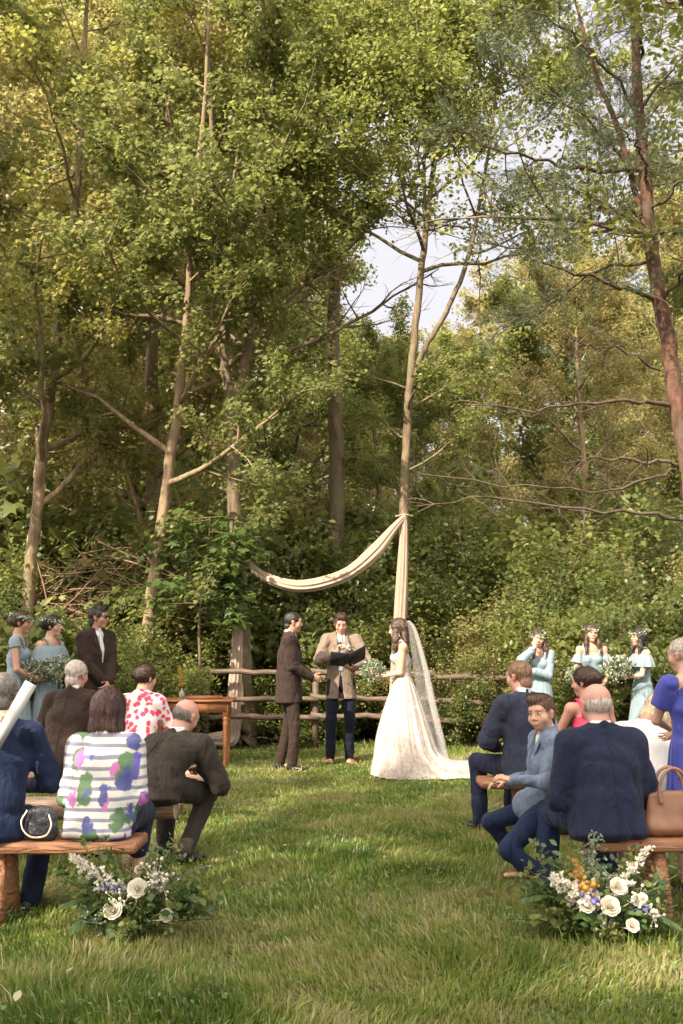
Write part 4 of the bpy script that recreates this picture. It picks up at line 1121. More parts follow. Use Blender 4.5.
# ------------------------------------------------------------------ cloth, skin and prop materials
EUC = m_leaf('eucalyptus_leaf', [(.10, .14, .085), (.17, .21, .13), (.24, .28, .18), (.12, .16, .09)], trans=.25)
WHITEF = m_leaf('white_petal', [(.48, .46, .37), (.60, .57, .49), (.68, .65, .58)], trans=.3, rough=.6)
FERN = m_leaf('fern_leaf', [(.03, .06, .02), (.055, .10, .03), (.09, .14, .045)], trans=.3)
YELF = m_leaf('yellow_petal', [(.40, .22, .04), (.50, .30, .06), (.34, .26, .10)], trans=.3)
PURF = m_leaf('purple_petal', [(.07, .05, .24), (.12, .09, .34), (.2, .18, .42)], trans=.3)
S_FAIR = skin('fair', (.44, .26, .185)); S_TAN = skin('warm', (.35, .19, .13)); S_PINK = skin('pink', (.44, .235, .18)); S_DEEP = skin('deep', (.30, .165, .11))
BROWN_SUIT = wool('brown_suit', (.026, .0155, .012)); CHAR_SUIT = wool('charcoal_brown_suit', (.028, .022, .018)); NAVY = wool('navy_suit', (.010, .014, .033)); NAVY2 = wool('blue_navy_suit', (.009, .016, .042))
SLATE = wool('slate_suit', (.026, .030, .052)); GREYBLUE = wool('grey_blue_blazer', (.115, .145, .205)); TAUPE = wool('taupe_jacket', (.155, .115, .09)); DARKN = wool('ink_trousers', (.006, .008, .017))
SHIRTW = m_plain('white_cotton', (.60, .585, .57), .8, .05, 20, bump=.1, bscale=300)
TIEG = m_plain('grey_silk_tie', (.20, .21, .24), .45, .1, 60); TIEW = m_plain('pale_silk_tie', (.42, .44, .46), .45, .1, 60)
SHOEB = m_plain('black_leather', (.012, .011, .010), .35, .3, 20); SHOET = m_plain('tan_suede', (.17, .075, .035), .8, .3, 30)
SAGE = m_plain('sage_blue_chiffon', (.15, .205, .235), .75, .08, 20, bump=.15, bscale=200, sheen=.3)
ROYAL = m_plain('royal_blue_crepe', (.025, .035, .24), .65, .12, 12, bump=.15, bscale=150, sheen=.2)
REDD = m_plain('crimson_dress', (.42, .02, .07), .65, .1, 12)
H_BROWN = hair_mat('brown', (.045, .022, .013)); H_DARK = hair_mat('dark', (.012, .008, .006)); H_BOB = hair_mat('auburn_dark', (.035, .012, .008)); H_GREY = hair_mat('grey', (.16, .14, .125)); H_WHITE = hair_mat('white', (.42, .36, .32))
H_SAND = hair_mat('sandy', (.19, .105, .06)); H_BLOND = hair_mat('blonde', (.55, .42, .27)); H_BOY = hair_mat('chestnut', (.095, .045, .022))

def m_floral_blouse():
    m, nt, N, L = new_mat('floral_striped_blouse'); out = ND(nt, 'ShaderNodeOutputMaterial'); b = ND(nt, 'ShaderNodeBsdfPrincipled'); b.inputs['Roughness'].default_value = .75
    tc = ND(nt, 'ShaderNodeTexCoord'); sp = ND(nt, 'ShaderNodeSeparateXYZ'); L.new(tc.outputs['Object'], sp.inputs[0])
    nz = ND(nt, 'ShaderNodeTexNoise', Scale=3.); L.new(tc.outputs['Object'], nz.inputs['Vector'])
    ad = ND(nt, 'ShaderNodeMath', operation='MULTIPLY_ADD'); L.new(nz.outputs[0], ad.inputs[0]); ad.inputs[1].default_value = .06; L.new(sp.outputs['Z'], ad.inputs[2])
    ml = ND(nt, 'ShaderNodeMath', operation='MULTIPLY'); L.new(ad.outputs[0], ml.inputs[0]); ml.inputs[1].default_value = 19.
    fr = ND(nt, 'ShaderNodeMath', operation='FRACT'); L.new(ml.outputs[0], fr.inputs[0])
    st = ramp(nt, [(.0, (.47, .46, .44)), (.48, (.47, .46, .44)), (.54, (.15, .15, .20)), (.84, (.18, .18, .24)), (.90, (.47, .46, .44))]); L.new(fr.outputs[0], st.inputs[0])
    src = st.outputs[0]
    for i, (sc, th, col) in enumerate(((7.0, .36, (.06, .04, .26)), (7.6, .33, (.05, .11, .04)), (8.2, .25, (.36, .11, .30)), (9., .25, (.05, .06, .20)))):
        mp = ND(nt, 'ShaderNodeMapping'); mp.inputs['Location'].default_value = (i*3.3, i*1.7, i*2.9); mp.inputs['Rotation'].default_value = (.3, .5*(i-1), .2*i); mp.inputs['Scale'].default_value = (1, .3, .55)
        wn = ND(nt, 'ShaderNodeTexNoise', Scale=11., Detail=5.); L.new(tc.outputs['Object'], wn.inputs['Vector'])
        mv = ND(nt, 'ShaderNodeVectorMath', operation='MULTIPLY_ADD'); L.new(wn.outputs['Color'], mv.inputs[0]); mv.inputs[1].default_value = (.14, .14, .14); L.new(tc.outputs['Object'], mv.inputs[2])
        L.new(mv.outputs[0], mp.inputs['Vector'])
        vo = ND(nt, 'ShaderNodeTexVoronoi', Scale=sc); L.new(mp.outputs[0], vo.inputs['Vector'])
        rp = ramp(nt, [(th, (.95, .95, .95)), (th+.035, (0, 0, 0))]); L.new(vo.outputs['Distance'], rp.inputs[0])
        mx = ND(nt, 'ShaderNodeMix', data_type='RGBA'); L.new(rp.outputs[0], mx.inputs[0]); L.new(src, mx.inputs[6]); mx.inputs[7].default_value = c4(col); src = mx.outputs[2]
    L.new(src, b.inputs['Base Color']); L.new(b.outputs[0], out.inputs[0]); return m
def m_dots():
    m, nt, N, L = new_mat('crimson_blossom_print'); out = ND(nt, 'ShaderNodeOutputMaterial'); b = ND(nt, 'ShaderNodeBsdfPrincipled'); b.inputs['Roughness'].default_value = .75
    tc = ND(nt, 'ShaderNodeTexCoord'); wn = ND(nt, 'ShaderNodeTexNoise', Scale=14., Detail=3.); L.new(tc.outputs['Object'], wn.inputs['Vector'])
    mv = ND(nt, 'ShaderNodeVectorMath', operation='MULTIPLY_ADD'); L.new(wn.outputs['Color'], mv.inputs[0]); mv.inputs[1].default_value = (.05, .05, .05); L.new(tc.outputs['Object'], mv.inputs[2])
    vo = ND(nt, 'ShaderNodeTexVoronoi', Scale=20.); L.new(mv.outputs[0], vo.inputs['Vector'])
    rp = ramp(nt, [(.38, (.50, .03, .09)), (.52, (.58, .51, .50))]); L.new(vo.outputs['Distance'], rp.inputs[0])
    L.new(rp.outputs[0], b.inputs['Base Color']); L.new(b.outputs[0], out.inputs[0]); return m
def m_lace(name, base, dens=.35, alpha=1., plain=False):
    m, nt, N, L = new_mat(name); out = ND(nt, 'ShaderNodeOutputMaterial'); b = ND(nt, 'ShaderNodeBsdfPrincipled'); b.inputs['Roughness'].default_value = .7
    tc = ND(nt, 'ShaderNodeTexCoord'); vo = ND(nt, 'ShaderNodeTexNoise', Scale=22., Detail=6., Roughness=.7); L.new(tc.outputs['Object'], vo.inputs['Vector'])
    rp = ramp(nt, [(.46, np.array(base)*(1. if plain else .82)), (.54, np.minimum(np.array(base)*(1. if plain else 1.15), .9))]); L.new(vo.outputs[0], rp.inputs[0]); L.new(rp.outputs[0], b.inputs['Base Color'])
    bp = ND(nt, 'ShaderNodeBump', Strength=.02 if plain else .7, Distance=.01); L.new(vo.outputs[0], bp.inputs['Height']); L.new(bp.outputs[0], b.inputs['Normal'])
    t = ND(nt, 'ShaderNodeBsdfTranslucent'); t.inputs['Color'].default_value = c4(base); mx = ND(nt, 'ShaderNodeMixShader'); mx.inputs[0].default_value = .3
    L.new(b.outputs[0], mx.inputs[1]); L.new(t.outputs[0], mx.inputs[2]); src = mx.outputs[0]
    if alpha < 1:
        tr = ND(nt, 'ShaderNodeBsdfTransparent'); m2 = ND(nt, 'ShaderNodeMixShader'); m2.inputs[0].default_value = alpha
        L.new(tr.outputs[0], m2.inputs[1]); L.new(src, m2.inputs[2]); src = m2.outputs[0]
    L.new(src, out.inputs[0]); return m
BLOUSE = m_floral_blouse(); DOTS = m_dots(); LACE = m_lace('ivory_lace', (.47, .41, .37)); VEIL = m_lace('tulle', (.50, .47, .455), alpha=.25, plain=True)

def guest(label, x, y, rz, J, group=None):
    r = empty('person', (x, y, 0), R_(rz), label, 'person', group); return r
GS = 'guests seated on the benches'
SEAT = .43
def man_suit(r, J, sk, jm, tm, hair, hs, h=.007, vneck=None, tie=None, shoes=SHOEB, seed=0, fat=1., bh=.006, hem=.205, male=True):
    make_body(J, r, sk, bh); make_shirt(J, r, SHIRTW, h, tie, fat=fat)
    make_jacket(J, r, jm, h, hem, vneck, fat, seed); make_trousers(J, r, tm, h, seed+3, slim=.94 if vneck else 1.); make_shoes(J, r, shoes, .0065)
    make_hair(J, r, hair, hs, seed=seed)

# --- the couple and the officiant
def ceremony():
    # groom, in profile facing right
    J = pose(1.035, wr=(.09, .26, 1.05), wl=(-.07, .28, 1.04), hr=(-.35, .9, -.15), nr=(-.9, -.3, .3), hl=(.35, .9, -.1), nl=(.9, -.3, .3), curl=(.5, .35), head=(4, -4, 0), poler=(.35, -1, -.3), polel=(-.35, -1, -.3), ar=(.11, .04, .09), al=(-.11, -.10, .09))
    r = guest('groom in dark brown suit facing the bride with his hands held out', gx(289, 11.75), 11.75, -88, J)
    man_suit(r, J, S_TAN, BROWN_SUIT, BROWN_SUIT, H_DARK, 'crop', .0075, .08, TIEG, SHOEB, 1)
    boutonniere(J, r)
    # officiant, facing the camera, reading
    J = pose(1.045, wr=(.04, .235, 1.34), wl=(-.135, .31, 1.15), hr=(-.35, .25, .9), nr=(-.6, .5, 0), hl=(.55, .70, .1), nl=(.2, -.1, 1), curl=(.95, .55), head=(2, -24, 0), poler=(1, -.1, -.75), polel=(-1, -.2, -.6), ar=(.13, .04, .09), al=(-.10, .02, .09))
    r = guest('officiant in taupe jacket and dark trousers reading into a microphone', gx(341, 12.4), 12.4, 180, J)
    man_suit(r, J, S_PINK, TAUPE, DARKN, H_BROWN, 'short', .0075, .06, TIEG, SHOET, 2)
    boutonniere(J, r, big=True)
    w = lambda p: (gx(341, 12.4)-p[0], 12.4-p[1], p[2])
    # microphone in his right hand
    M = MB(); a = V3(.022, .285, 1.385); d = nrm(V3(-.16, -.45, .9)); M.tube([a-d*.13, a-d*.02, a+d*.035], [.011, .013, .016], 10); M.ell(a+d*.065, (.024, .024, .028), nu=12, nv=8)
    M.v = [np.array([w(p) for p in v]) for v in M.v]
    tag(M.build('microphone', m_plain('black_plastic', (.02, .02, .022), .4, .2, 20), attrs=False), 'black microphone in the officiant\'s hand below his chin', 'microphone')
    # open black folder
    root = empty('folder', w((-.10, .34, 1.17)), R_(180), 'open black folder held by the officiant', 'folder')
    bm = m_plain('black_card', (.014, .014, .017), .5, .2, 30); pm = m_plain('white_paper', (.72, .70, .66), .8, .04, 20)
    for sg, ang, nm in ((1, 8, 'cover'), (-1, 32, 'cover')):
        Mx = Matrix.Translation((0.0, .03, -.005)) @ Matrix.Rotation(R_(32), 4, 'X') @ Matrix.Rotation(R_(ang)*(1 if sg < 0 else -1), 4, 'Y')
        B = MB(); B.box((min(0, sg*.225), -.005, 0), (max(0, sg*.225), .30, .004), M=Mx); o = B.build(nm, bm, root, False, attrs=False)
        B = MB(); B.box((min(sg*.008, sg*.210), .004, .0055), (max(sg*.008, sg*.210), .285, .0075), M=Mx); B.build('page', pm, root, False, attrs=False)
    # bride, in profile facing left
    J = pose(.985, fem=True, wr=(.07, .27, 1.09), wl=(-.07, .27, 1.08), hr=(-.5, .8, .1), nr=(-.6, -.2, .3), hl=(.35, .9, .05), nl=(.8, -.3, .2), curl=(.9, .9), head=(-4, -10, 0), poler=(.3, -1, -.5), polel=(-.25, -1, -.55))
    bx = gx(403, 11.25)
    r = guest('bride in ivory lace gown and long veil facing the groom', bx, 11.25, 90, J)
    make_body(J, r, S_FAIR, .0055, male=False); 
    s = J['s']; B = MB(); u = V3(1, 0, 0); nk, che, pel = J['neck'], J['che'], J['pel']
    lo, hi = bounds(J, .15); F = Field(lo, hi, .007)
    F.ec(pel, pel+V3(0, 0, .13*s), (.15*s, .112*s), (.120*s, .092*s), .04, u); F.ec(pel+V3(0, 0, .13*s), che, (.120*s, .092*s), (.137*s, .097*s), .03, u); F.ec(che, nk-V3(0, 0, .08*s), (.137*s, .097*s), (.112*s, .07*s), .03, u)
    for sg in (1, -1): F.el(che+V3(sg*.062*s, .080*s, .045*s), (.062*s, .06*s, .062*s), k=.03)
    F.clip(che+V3(0, 0, .13*s), (0, -.9, 1)); F.clip(pel-V3(0, 0, .02), (0, 0, -1)); F.noise(.003, 50, 3)
    v, f = F.extract(); B.add(v, f)
    for sg in (1, -1): B.tube(smooth_path([che+V3(sg*.085, .10, .09), nk+V3(sg*.09, .045, -.03), nk+V3(sg*.105, -.0, -.018), che+V3(sg*.09, -.06, .10)], 12), .011, 6)
    rr = [(0, 0, pel[2]+.15*s, .126*s, .098*s, .001), (0, -.01, pel[2]+.02, .17*s, .14*s, .008), (0, -.01, .72, .25, .22, .016), (0, -.02, .42, .36, .31, .026), (0, -.05, .18, .42, .37, .034), (0, -.07, .02, .45, .42, .042)]
    V, Fq = ring_cloth(rr, n=150, seed=4, pleat=19)
    back = np.clip(-V[:, 1]-.02, 0, 1); tz = np.clip(1-V[:, 2]/.35, 0, 1)   # the train trails behind
    V[:, 1] -= back*tz**2*.85; V[:, 2] = V[:, 2]*(1-.0*tz)+.0
    B.add(V, Fq)
    B.build('gown', LACE, r, attrs=False)
    # hair: long waves over the near shoulder
    hF = Field(J['hd']-.42, J['hd']+.22, .006); E = lambda c, rd, k=.012, sub=False: hF.el(hp(J, *c), np.array(rd)*s, J['M'], k, sub)
    E((0, -.02, .038), (.088, .106, .092)); E((0, .115, -.03), (.066, .082, .092), .012, True)
    hF.ec(hp(J, 0, -.06, .0), hp(J, -.02, -.06, -.16), (.085, .05), (.085, .04), .04, J['M'] @ V3(1, 0, 0))
    hF.ec(hp(J, -.066, .02, .03), hp(J, -.082, .045, -.11), (.028, .042), .034, .03, J['M'] @ V3(1, 0, 0)); hF.ec(hp(J, -.082, .045, -.11), hp(J, -.085, .09, -.25), .034, .02, .03); hF.ec(hp(J, .07, .03, .0), hp(J, .08, .07, -.2), .03, .018, .03)
    hF.noise(.012, 24, 4, ridge=True, stretch=(1, 1, .5)); strand_hair(J, r, H_BROWN, hF, 'long', 4)
    B = MB()
    for k in range(3): B.ell(hp(J, -.086, -.0, -.03-.022*k), .006+.002*k, nu=6, nv=4)
    B.build('earring', WHITEF, r)
    # veil: from the crown of the head down the back and out along the grass
    n, m = 70, 60; th = np.linspace(-1, 1, n); P = []
    line = smooth_path([(0, -.075, 1.70, .045), (0, -.135, 1.62, .085), (0, -.20, 1.42, .15), (0, -.27, 1.15, .21), (0, -.34, .80, .27), (0, -.42, .45, .33), (0, -.50, .16, .38), (0, -.74, .10, .42), (0, -1.15, .09, .38)], m)
    for i in range(m):
        _, y, z, wd = line[i]; t = i/(m-1)
        f = np.sin(th*19+2*np.sin(th*4))*(.012+.030*t)+np.sin(th*8+1)*(.008+.02*t)
        x = th*wd*(1-.1*t); yy = y+(.9*wd)*np.abs(th)**1.7*(1-.35*t)*.9+f; zz = z+np.where(t > .75, np.abs(np.sin(th*13))*.05, 0)*1.
        zz = np.maximum(zz, .08); P.append(np.c_[x, yy, zz])
    V = np.concatenate(P); i = np.arange(m-1)[:, None]*n; j = np.arange(n-1)[None]; mk('veil', V, np.stack([i+j, i+j+1, i+n+j+1, i+n+j], -1).reshape(-1, 4), VEIL, r)
    # bride's bouquet
    c = V3(bx-.33, 11.22, 1.14)
    bouquet(c, .125, 'bride\'s round bouquet of grey green leaves and tiny white flowers', 51)

def boutonniere(J, r, big=False):
    rg = np.random.default_rng(9); s = J['s']; u = nrm(J['shr']-J['shl']); fwd = nrm(np.cross(V3(0, 0, 1), u)); c = J['che']-u*.095*s+fwd*.135*s+V3(0, 0, .075*s)
    B = MB(); k = 26 if big else 14; v, f, q = leaves_mesh(c+rg.normal(0, .02, (k, 3)), .045, rg, L_OVAL, 1., None); B.add(v, f, q, 0)
    for i in range(10 if big else 5): B.ell(c+fwd*.012+rg.normal(0, .018, 3), .013, m=1, nu=6, nv=4)
    B.build('boutonniere', parent=r, mats=[EUC, WHITEF])

def bouquet(c, rad, label, seed, ribbon=0., stem=.2, white=.35, group=None):
    rg = np.random.default_rng(seed); root = empty('bouquet', c, 0, label, 'bouquet', group); B = MB()
    n = 420; d = rg.normal(0, 1, (n, 3)); d /= np.linalg.norm(d, axis=1)[:, None]; d[:, 2] = d[:, 2]*.75+.12; p = d*rad*rg.uniform(.55, 1.15, n)[:, None]
    v, f, r = leaves_mesh(p, rad*.30, rg, L_OVAL, 1.1, d); B.add(v, f, r)
    for i in range(26):
        e = nrm(rg.normal(0, 1, 3)+V3(0, 0, .5)); B.tube([e*rad*.3, e*rad*1.15], [.003, .002], 3)
    B.build('foliage', EUC, root, False)
    B = MB()
    for i in range(int(150*white)):
        e = nrm(rg.normal(0, 1, 3)+V3(0, 0, .3)); B.ell(e*rad*rg.uniform(.85, 1.2), rg.uniform(.004, .008)*(rad/.15+.2), nu=6, nv=4, r=rg.uniform())
    B.build('small_flowers', WHITEF, root)
    B = MB()
    for i in range(8): a = i*.8; B.tube([(0, 0, 0), (.012*math.cos(a), .012*math.sin(a), -stem)], .004, 5)
    B.build('stems', FERN, root)
    if ribbon:
        B = MB()
        for dx in (.004,):
            q = smooth_path([(dx, -.02, -.06), (dx*1.8, -.03, -.25), (dx*1.2, -.02, -.45), (dx*2.5, -.03, -ribbon)], 16); B.tube(q, .012, 6, flat=.18)
        B.build('ribbon', LACE, root)
    return root
ceremony()

def bridesmaids():
    GB = 'bridesmaids in sage blue dresses'
    def maid(label, px, Y, rz, J, style, hair, hstyle, seed, sk=S_FAIR, **kw):
        r = guest(label, gx(px, Y), Y, rz, J, GB)
        make_body(J, r, sk, .006, male=False); make_dress(J, r, SAGE, style, seed, **kw); make_hair(J, r, hair, hstyle, seed=seed); flower_crown(J, r, seed); return r
    hold = dict(wr=(.05, .24, 1.10), wl=(-.05, .24, 1.10), hr=(-.7, .6, .1), nr=(-.4, -.5, .3), hl=(.7, .6, .1), nl=(.4, -.5, .3), curl=(.9, .9), poler=(.7, -.7, -.5), polel=(-.7, -.7, -.5))
    # left pair
    J = pose(1.02, fem=True, head=(-8, 0, 0), **{**hold, 'wr': (.10, .25, 1.06), 'wl': (-.04, .28, 1.06)})
    maid('bridesmaid at the far left in cap-sleeved sage dress, in profile', 12, 11.6, -78, J, 'cap', H_BROWN, 'updo', 61, neckdrop=.11, S=None) if False else None
    r = guest('leftmost bridesmaid, cap-sleeved sage dress, in profile, hair up', gx(14, 10.9), 10.9, -84, J, GB)
    make_body(J, r, S_TAN, .006, male=False); make_dress(J, r, SAGE, 'cap', 61, neckdrop=.10); make_hair(J, r, H_BROWN, 'updo', seed=61); flower_crown(J, r, 61)
    J = pose(1.0, fem=True, head=(18, 4, 0), **hold)
    maid('bridesmaid in off-shoulder sage dress smiling, second from the left edge', 47, 11.1, -118, J, 'flounce', H_DARK, 'updo', 62, neckdrop=.13)
    # right three
    J = pose(.92, fem=True, head=(10, -4, 4), wr=(.02, .20, 1.40), wl=(.08, .20, 1.12), hr=(-.1, .15, 1), nr=(-.3, -1, 0), hl=(1, .3, .1), nl=(0, -1, 0), curl=(.25, .4), poler=(.8, .3, -.8), polel=(-.6, -.2, -.8))
    maid('bridesmaid with loose sleeves raising a hand to her face', 541, 12.4, 160, J, 'sleeve', H_BROWN, 'long', 63, neckdrop=.09)
    J = pose(.96, fem=True, head=(8, 2, 0), wr=(.12, .22, .98), wl=(-.12, .22, .98), curl=(.6, .6))
    maid('bridesmaid facing forward with long wavy hair and drop sleeves, middle of the right three', 594, 12.3, 172, J, 'drop', H_BROWN, 'long', 64, neckdrop=.12)
    J = pose(.93, fem=True, head=(8, 2, 0), **{**hold, 'wl': (-.03, .28, 1.04), 'wr': (.02, .28, 1.04)})
    maid('bridesmaid with dark hair in flounced dress, nearest the right edge', 644, 12.1, 100, J, 'flounce', H_DARK, 'long', 65, neckdrop=.13)
    bouquet((gx(33, 10.9), 10.85, 1.14), .13, 'loose greenery bouquet held by the leftmost bridesmaid', 71, group='bridesmaids\' bouquets')
    bouquet((gx(58, 10.9), 10.88, 1.16), .15, 'airy bouquet held by the off-shoulder bridesmaid on the left', 72, white=.5, group='bridesmaids\' bouquets')
    bouquet((gx(620, 12.0), 12.0, 1.14), .16, 'loose bouquet held by the dark-haired bridesmaid near the right edge', 73, white=.6, group='bridesmaids\' bouquets')
    bouquet((gx(577, 12.1), 12.05, 1.05), .12, 'small bouquet beside the forward-facing bridesmaid', 74, white=.5, group='bridesmaids\' bouquets')
    # groomsman with sunglasses
    J = pose(1.06, head=(28, 2, 0), wr=(.03, .21, 1.03), wl=(-.03, .23, 1.02), hr=(-.7, .3, -.6), nr=(-.3, -.9, 0), hl=(.7, .3, -.6), nl=(.3, -.9, 0), curl=(.6, .6), poler=(1, -.5, -.2), polel=(-1, -.5, -.2))
    r = guest('groomsman in brown suit and dark sunglasses with clasped hands', gx(93, 11.3), 11.3, -130, J)
    man_suit(r, J, S_TAN, BROWN_SUIT, BROWN_SUIT, H_DARK, 'short', .0075, .09, TIEW, SHOEB, 6)
    B = MB()
    for sg in (1, -1):
        B.ell(hp(J, sg*.031, .099, .012), (.026, .006, .019), rot=J['M'], nu=12, nv=6); B.tube([hp(J, sg*.055, .094, .016), hp(J, sg*.082, .03, .018), hp(J, sg*.082, -.015, .012)], .0028, 5)
    B.tube([hp(J, -.01, .104, .018), hp(J, .01, .104, .018)], .003, 5); B.build('sunglasses', m_plain('dark_lens', (.01, .01, .012), .12, .1, 10), r, attrs=False)
bridesmaids()

def guests():
    lap = dict(wr=(.10, .30, SEAT+.22), wl=(-.10, .30, SEAT+.22), hr=(-.7, .7, -.1), nr=(-.2, -.2, -1), hl=(.7, .7, -.1), nl=(.2, -.2, -1), curl=(.4, .4), poler=(1, -.7, -.2), polel=(-1, -.7, -.2))
    # front left bench
    J = pose(1.0, sit=SEAT, lean=.08, slump=.08, head=(6, -6, 0), **{**lap, 'wl': (.03, -.13, 1.01), 'hl': (.5, .1, .75), 'nl': (.5, .5, 0), 'polel': (-.6, .2, .3), 'curl': (.4, 1.0)}, ar=(.17, .20, .09), al=(-.1, .4, .09))
    xm = gx(-10, 5.45); r = guest('grey-haired man in navy suit at the left edge, on the front bench', xm, 5.45, 0, J, GS)
    man_suit(r, J, S_PINK, NAVY2, NAVY, H_GREY, 'crop', .006, None, None, SHOEB, 11, bh=.005)
    B = MB(); a = np.array(at(-6, 748, 5.27)); b = np.array(at(31, 683, 5.33)); B.tube([a, a+(b-a)*.5, b], [.030, .032, .033], 18)
    tag(B.build('paper_roll', m_plain('rolled_paper', (.42, .41, .42), .7, .05, 6), attrs=False), 'rolled white paper programme held up over the navy-suited man\'s shoulder', 'paper roll')
    J = pose(.94, sit=SEAT, lean=.08, slump=.15, fem=True, wide=1.02, head=(0, -10, 0), **{**lap, 'poler': (.3, -1, -.4), 'polel': (-.3, -1, -.4), 'wr': (.12, .26, SEAT+.2), 'wl': (-.12, .26, SEAT+.2)})
    r = guest('woman with dark bob in purple and green floral striped blouse', gx(100, 5.5), 5.5, 0, J, GS)
    make_body(J, r, S_FAIR, .006, male=False); make_jacket(J, r, BLOUSE, .006, .2, None, 1.03, 12, name='blouse', wr=.012, loose=.006, collar=True)
    B = MB(); F = Field(J['pel']-.35, J['pel']+V3(.4, .65, .2), .008); F.ec(J['pel']-V3(0, .02, .05), J['pel']+V3(0, .1, -.05), (.20, .075), (.19, .07), .03); F.ec(J['hipr'], J['knr'], .09, .07, .03); F.ec(J['hipl'], J['knl'], .09, .07, .03); F.ec(J['knr'], J['anr']+V3(0, 0, .2), .075, .06, .03); F.ec(J['knl'], J['anl']+V3(0, 0, .2), .075, .06, .03); F.build('skirt', NAVY, r)
    make_shoes(J, r, SHOEB); J['hs'] = 1.04; make_hair(J, r, H_BOB, 'bob', .005, seed=3)
    # middle left bench
    J = pose(1.0, sit=SEAT, lean=.24, slump=.42, wide=1.05, head=(-12, -26, 6), side=.04, **{**lap, 'wr': (.12, .42, SEAT+.16), 'wl': (-.08, .42, SEAT+.16)}, ar=(.16, .16, .09), al=(-.12, .35, .09))
    r = guest('balding man in dark grey-brown suit bending forward on the middle bench', gx(153, 6.75), 6.75, -22, J, GS)
    man_suit(r, J, S_PINK, CHAR_SUIT, CHAR_SUIT, H_GREY, 'bald', .0065, None, None, SHOEB, 13, fat=1.08)
    # back left bench
    J = pose(1.02, sit=SEAT, lean=.10, slump=.07, head=(-14, -5, 0), **lap)
    r = guest('white-haired man in dark brown suit on the back bench', gx(65, 8.3), 8.3, -12, J, GS)
    man_suit(r, J, S_PINK, BROWN_SUIT, BROWN_SUIT, H_WHITE, 'crop', .007, None, None, SHOEB, 14)
    J = pose(.93, sit=SEAT, lean=.06, fem=True, head=(-35, -8, 0), **lap)
    r = guest('woman with brown updo in white dress with crimson blossoms', gx(138, 8.35), 8.35, -8, J, GS)
    make_body(J, r, S_FAIR, .006, male=False); make_jacket(J, r, DOTS, .007, .2, None, .86, 15, name='floral_dress', sleeve=.35, wr=.006, collar=False); make_trousers(J, r, DOTS, slim=1.05); make_hair(J, r, H_BROWN, 'updo', seed=5); make_shoes(J, r, SHOEB)
    # right: back bench
    J = pose(1.03, sit=SEAT, lean=.03, slump=.07, head=(22, -4, 0), **lap, ar=(.10, .40, .09), al=(-.20, .38, .09))
    r = guest('man with cropped sandy hair in slate navy suit at the bench end', gx(527, 7.75), 7.75, 22, J, GS)
    man_suit(r, J, S_PINK, SLATE, NAVY, H_SAND, 'crop', .007, None, None, SHOEB, 16)
    J = pose(.93, sit=SEAT, lean=.04, fem=True, head=(52, -6, 0), **lap)
    r = guest('woman with brown updo and bare shoulders in crimson dress', gx(593, 7.5), 7.5, 5, J, GS)
    make_body(J, r, S_PINK, .006, male=False); make_dress(J, r, REDD, 'none', 66, hem=None, neckdrop=.16, strap=True); make_trousers(J, r, REDD, slim=1.1, top=.02); make_hair(J, r, H_BROWN, 'updo', seed=8)
    # boy astride the middle right bench, looking back
    J = pose(.80, sit=SEAT-.0, lean=-.02, slump=.05, head=(52, -2, 4), wl=(-.12, .20, .66), wr=(.10, .22, .62), hl=(.3, .9, .2), nl=(.3, 0, -1), hr=(-.2, .9, 0), nr=(0, 0, -1), curl=(.5, .5), polel=(-.6, -.8, -.4), al=(-.26, -.04, .10), ar=(.24, .12, .10), knel=(-.2, 1, .1), sh_twist=16); J['hs'] = 1.13
    r = guest('boy in grey-blue blazer sitting astride the bench, looking back over his shoulder', gx(545, 6.05), 6.05, 84, J, GS)
    make_body(J, r, S_FAIR, .0040, eyes=False, brow=(.62, .50, .44), lips=(.88, .60, .56), child=True); make_shirt(J, r, SHIRTW, .006, None); make_jacket(J, r, GREYBLUE, .0055, .2, .05, .92, 17, flare=.88); make_trousers(J, r, NAVY2, .006, slim=.95); make_shoes(J, r, SHOET); make_hair(J, r, H_BOY, 'boy', .005, seed=2)
    for sg in (1, -1):
        B = MB(); c = hp(J, sg*.031, .0775, .013); B.ell(c, .0125*J['s']*1.13, nu=12, nv=8, m=0); fw = J['M'] @ V3(sg*-.05, 1, 0); B.ell(c+fw*.0088*.85, (.0080*.88,)*3, nu=8, nv=6, m=1)
        B.build('eye', parent=r, mats=[m_plain('eye_white', (.50, .46, .44), .2, .03, 10), m_plain('eye_iris', (.05, .035, .025), .15, .1, 40)], attrs=False)
    # white-topped woman bending, middle bench
    J = pose(.96, sit=SEAT, lean=.22, slump=.22, fem=True, wide=1.2, head=(-20, -50, 10), side=.08, hoff=(.05, .03, -.02), **lap)
    r = guest('blonde woman in white top bending down, beside the woman in royal blue', gx(641, 6.4), 6.4, -12, J, GS)
    make_body(J, r, S_FAIR, .006, male=False); make_jacket(J, r, SHIRTW, .007, .2, None, 1.12, 18, name='blouse', collar=False, loose=.01); make_trousers(J, r, SAGE); make_hair(J, r, H_BLOND, 'bob', seed=9); make_shoes(J, r, SHOEB)
    # big man, front right
    J = pose(1.01, sit=SEAT, lean=.04, slump=.18, wide=1.02, head=(4, -8, 0), **{**lap, 'wr': (.16, .27, SEAT+.2), 'wl': (-.14, .27, SEAT+.2), 'poler': (.45, -1, -.3), 'polel': (-.5, -1, -.3)}, al=(-.24, .30, .09), ar=(.15, .4, .09))
    r = guest('broad bald man with white hair fringe in navy suit on the front bench', gx(606, 5.5), 5.5, 6, J, GS)
    man_suit(r, J, S_PINK, NAVY, NAVY2, H_WHITE, 'bald', .006, None, None, SHOEB, 19, fat=1.08, bh=.005)
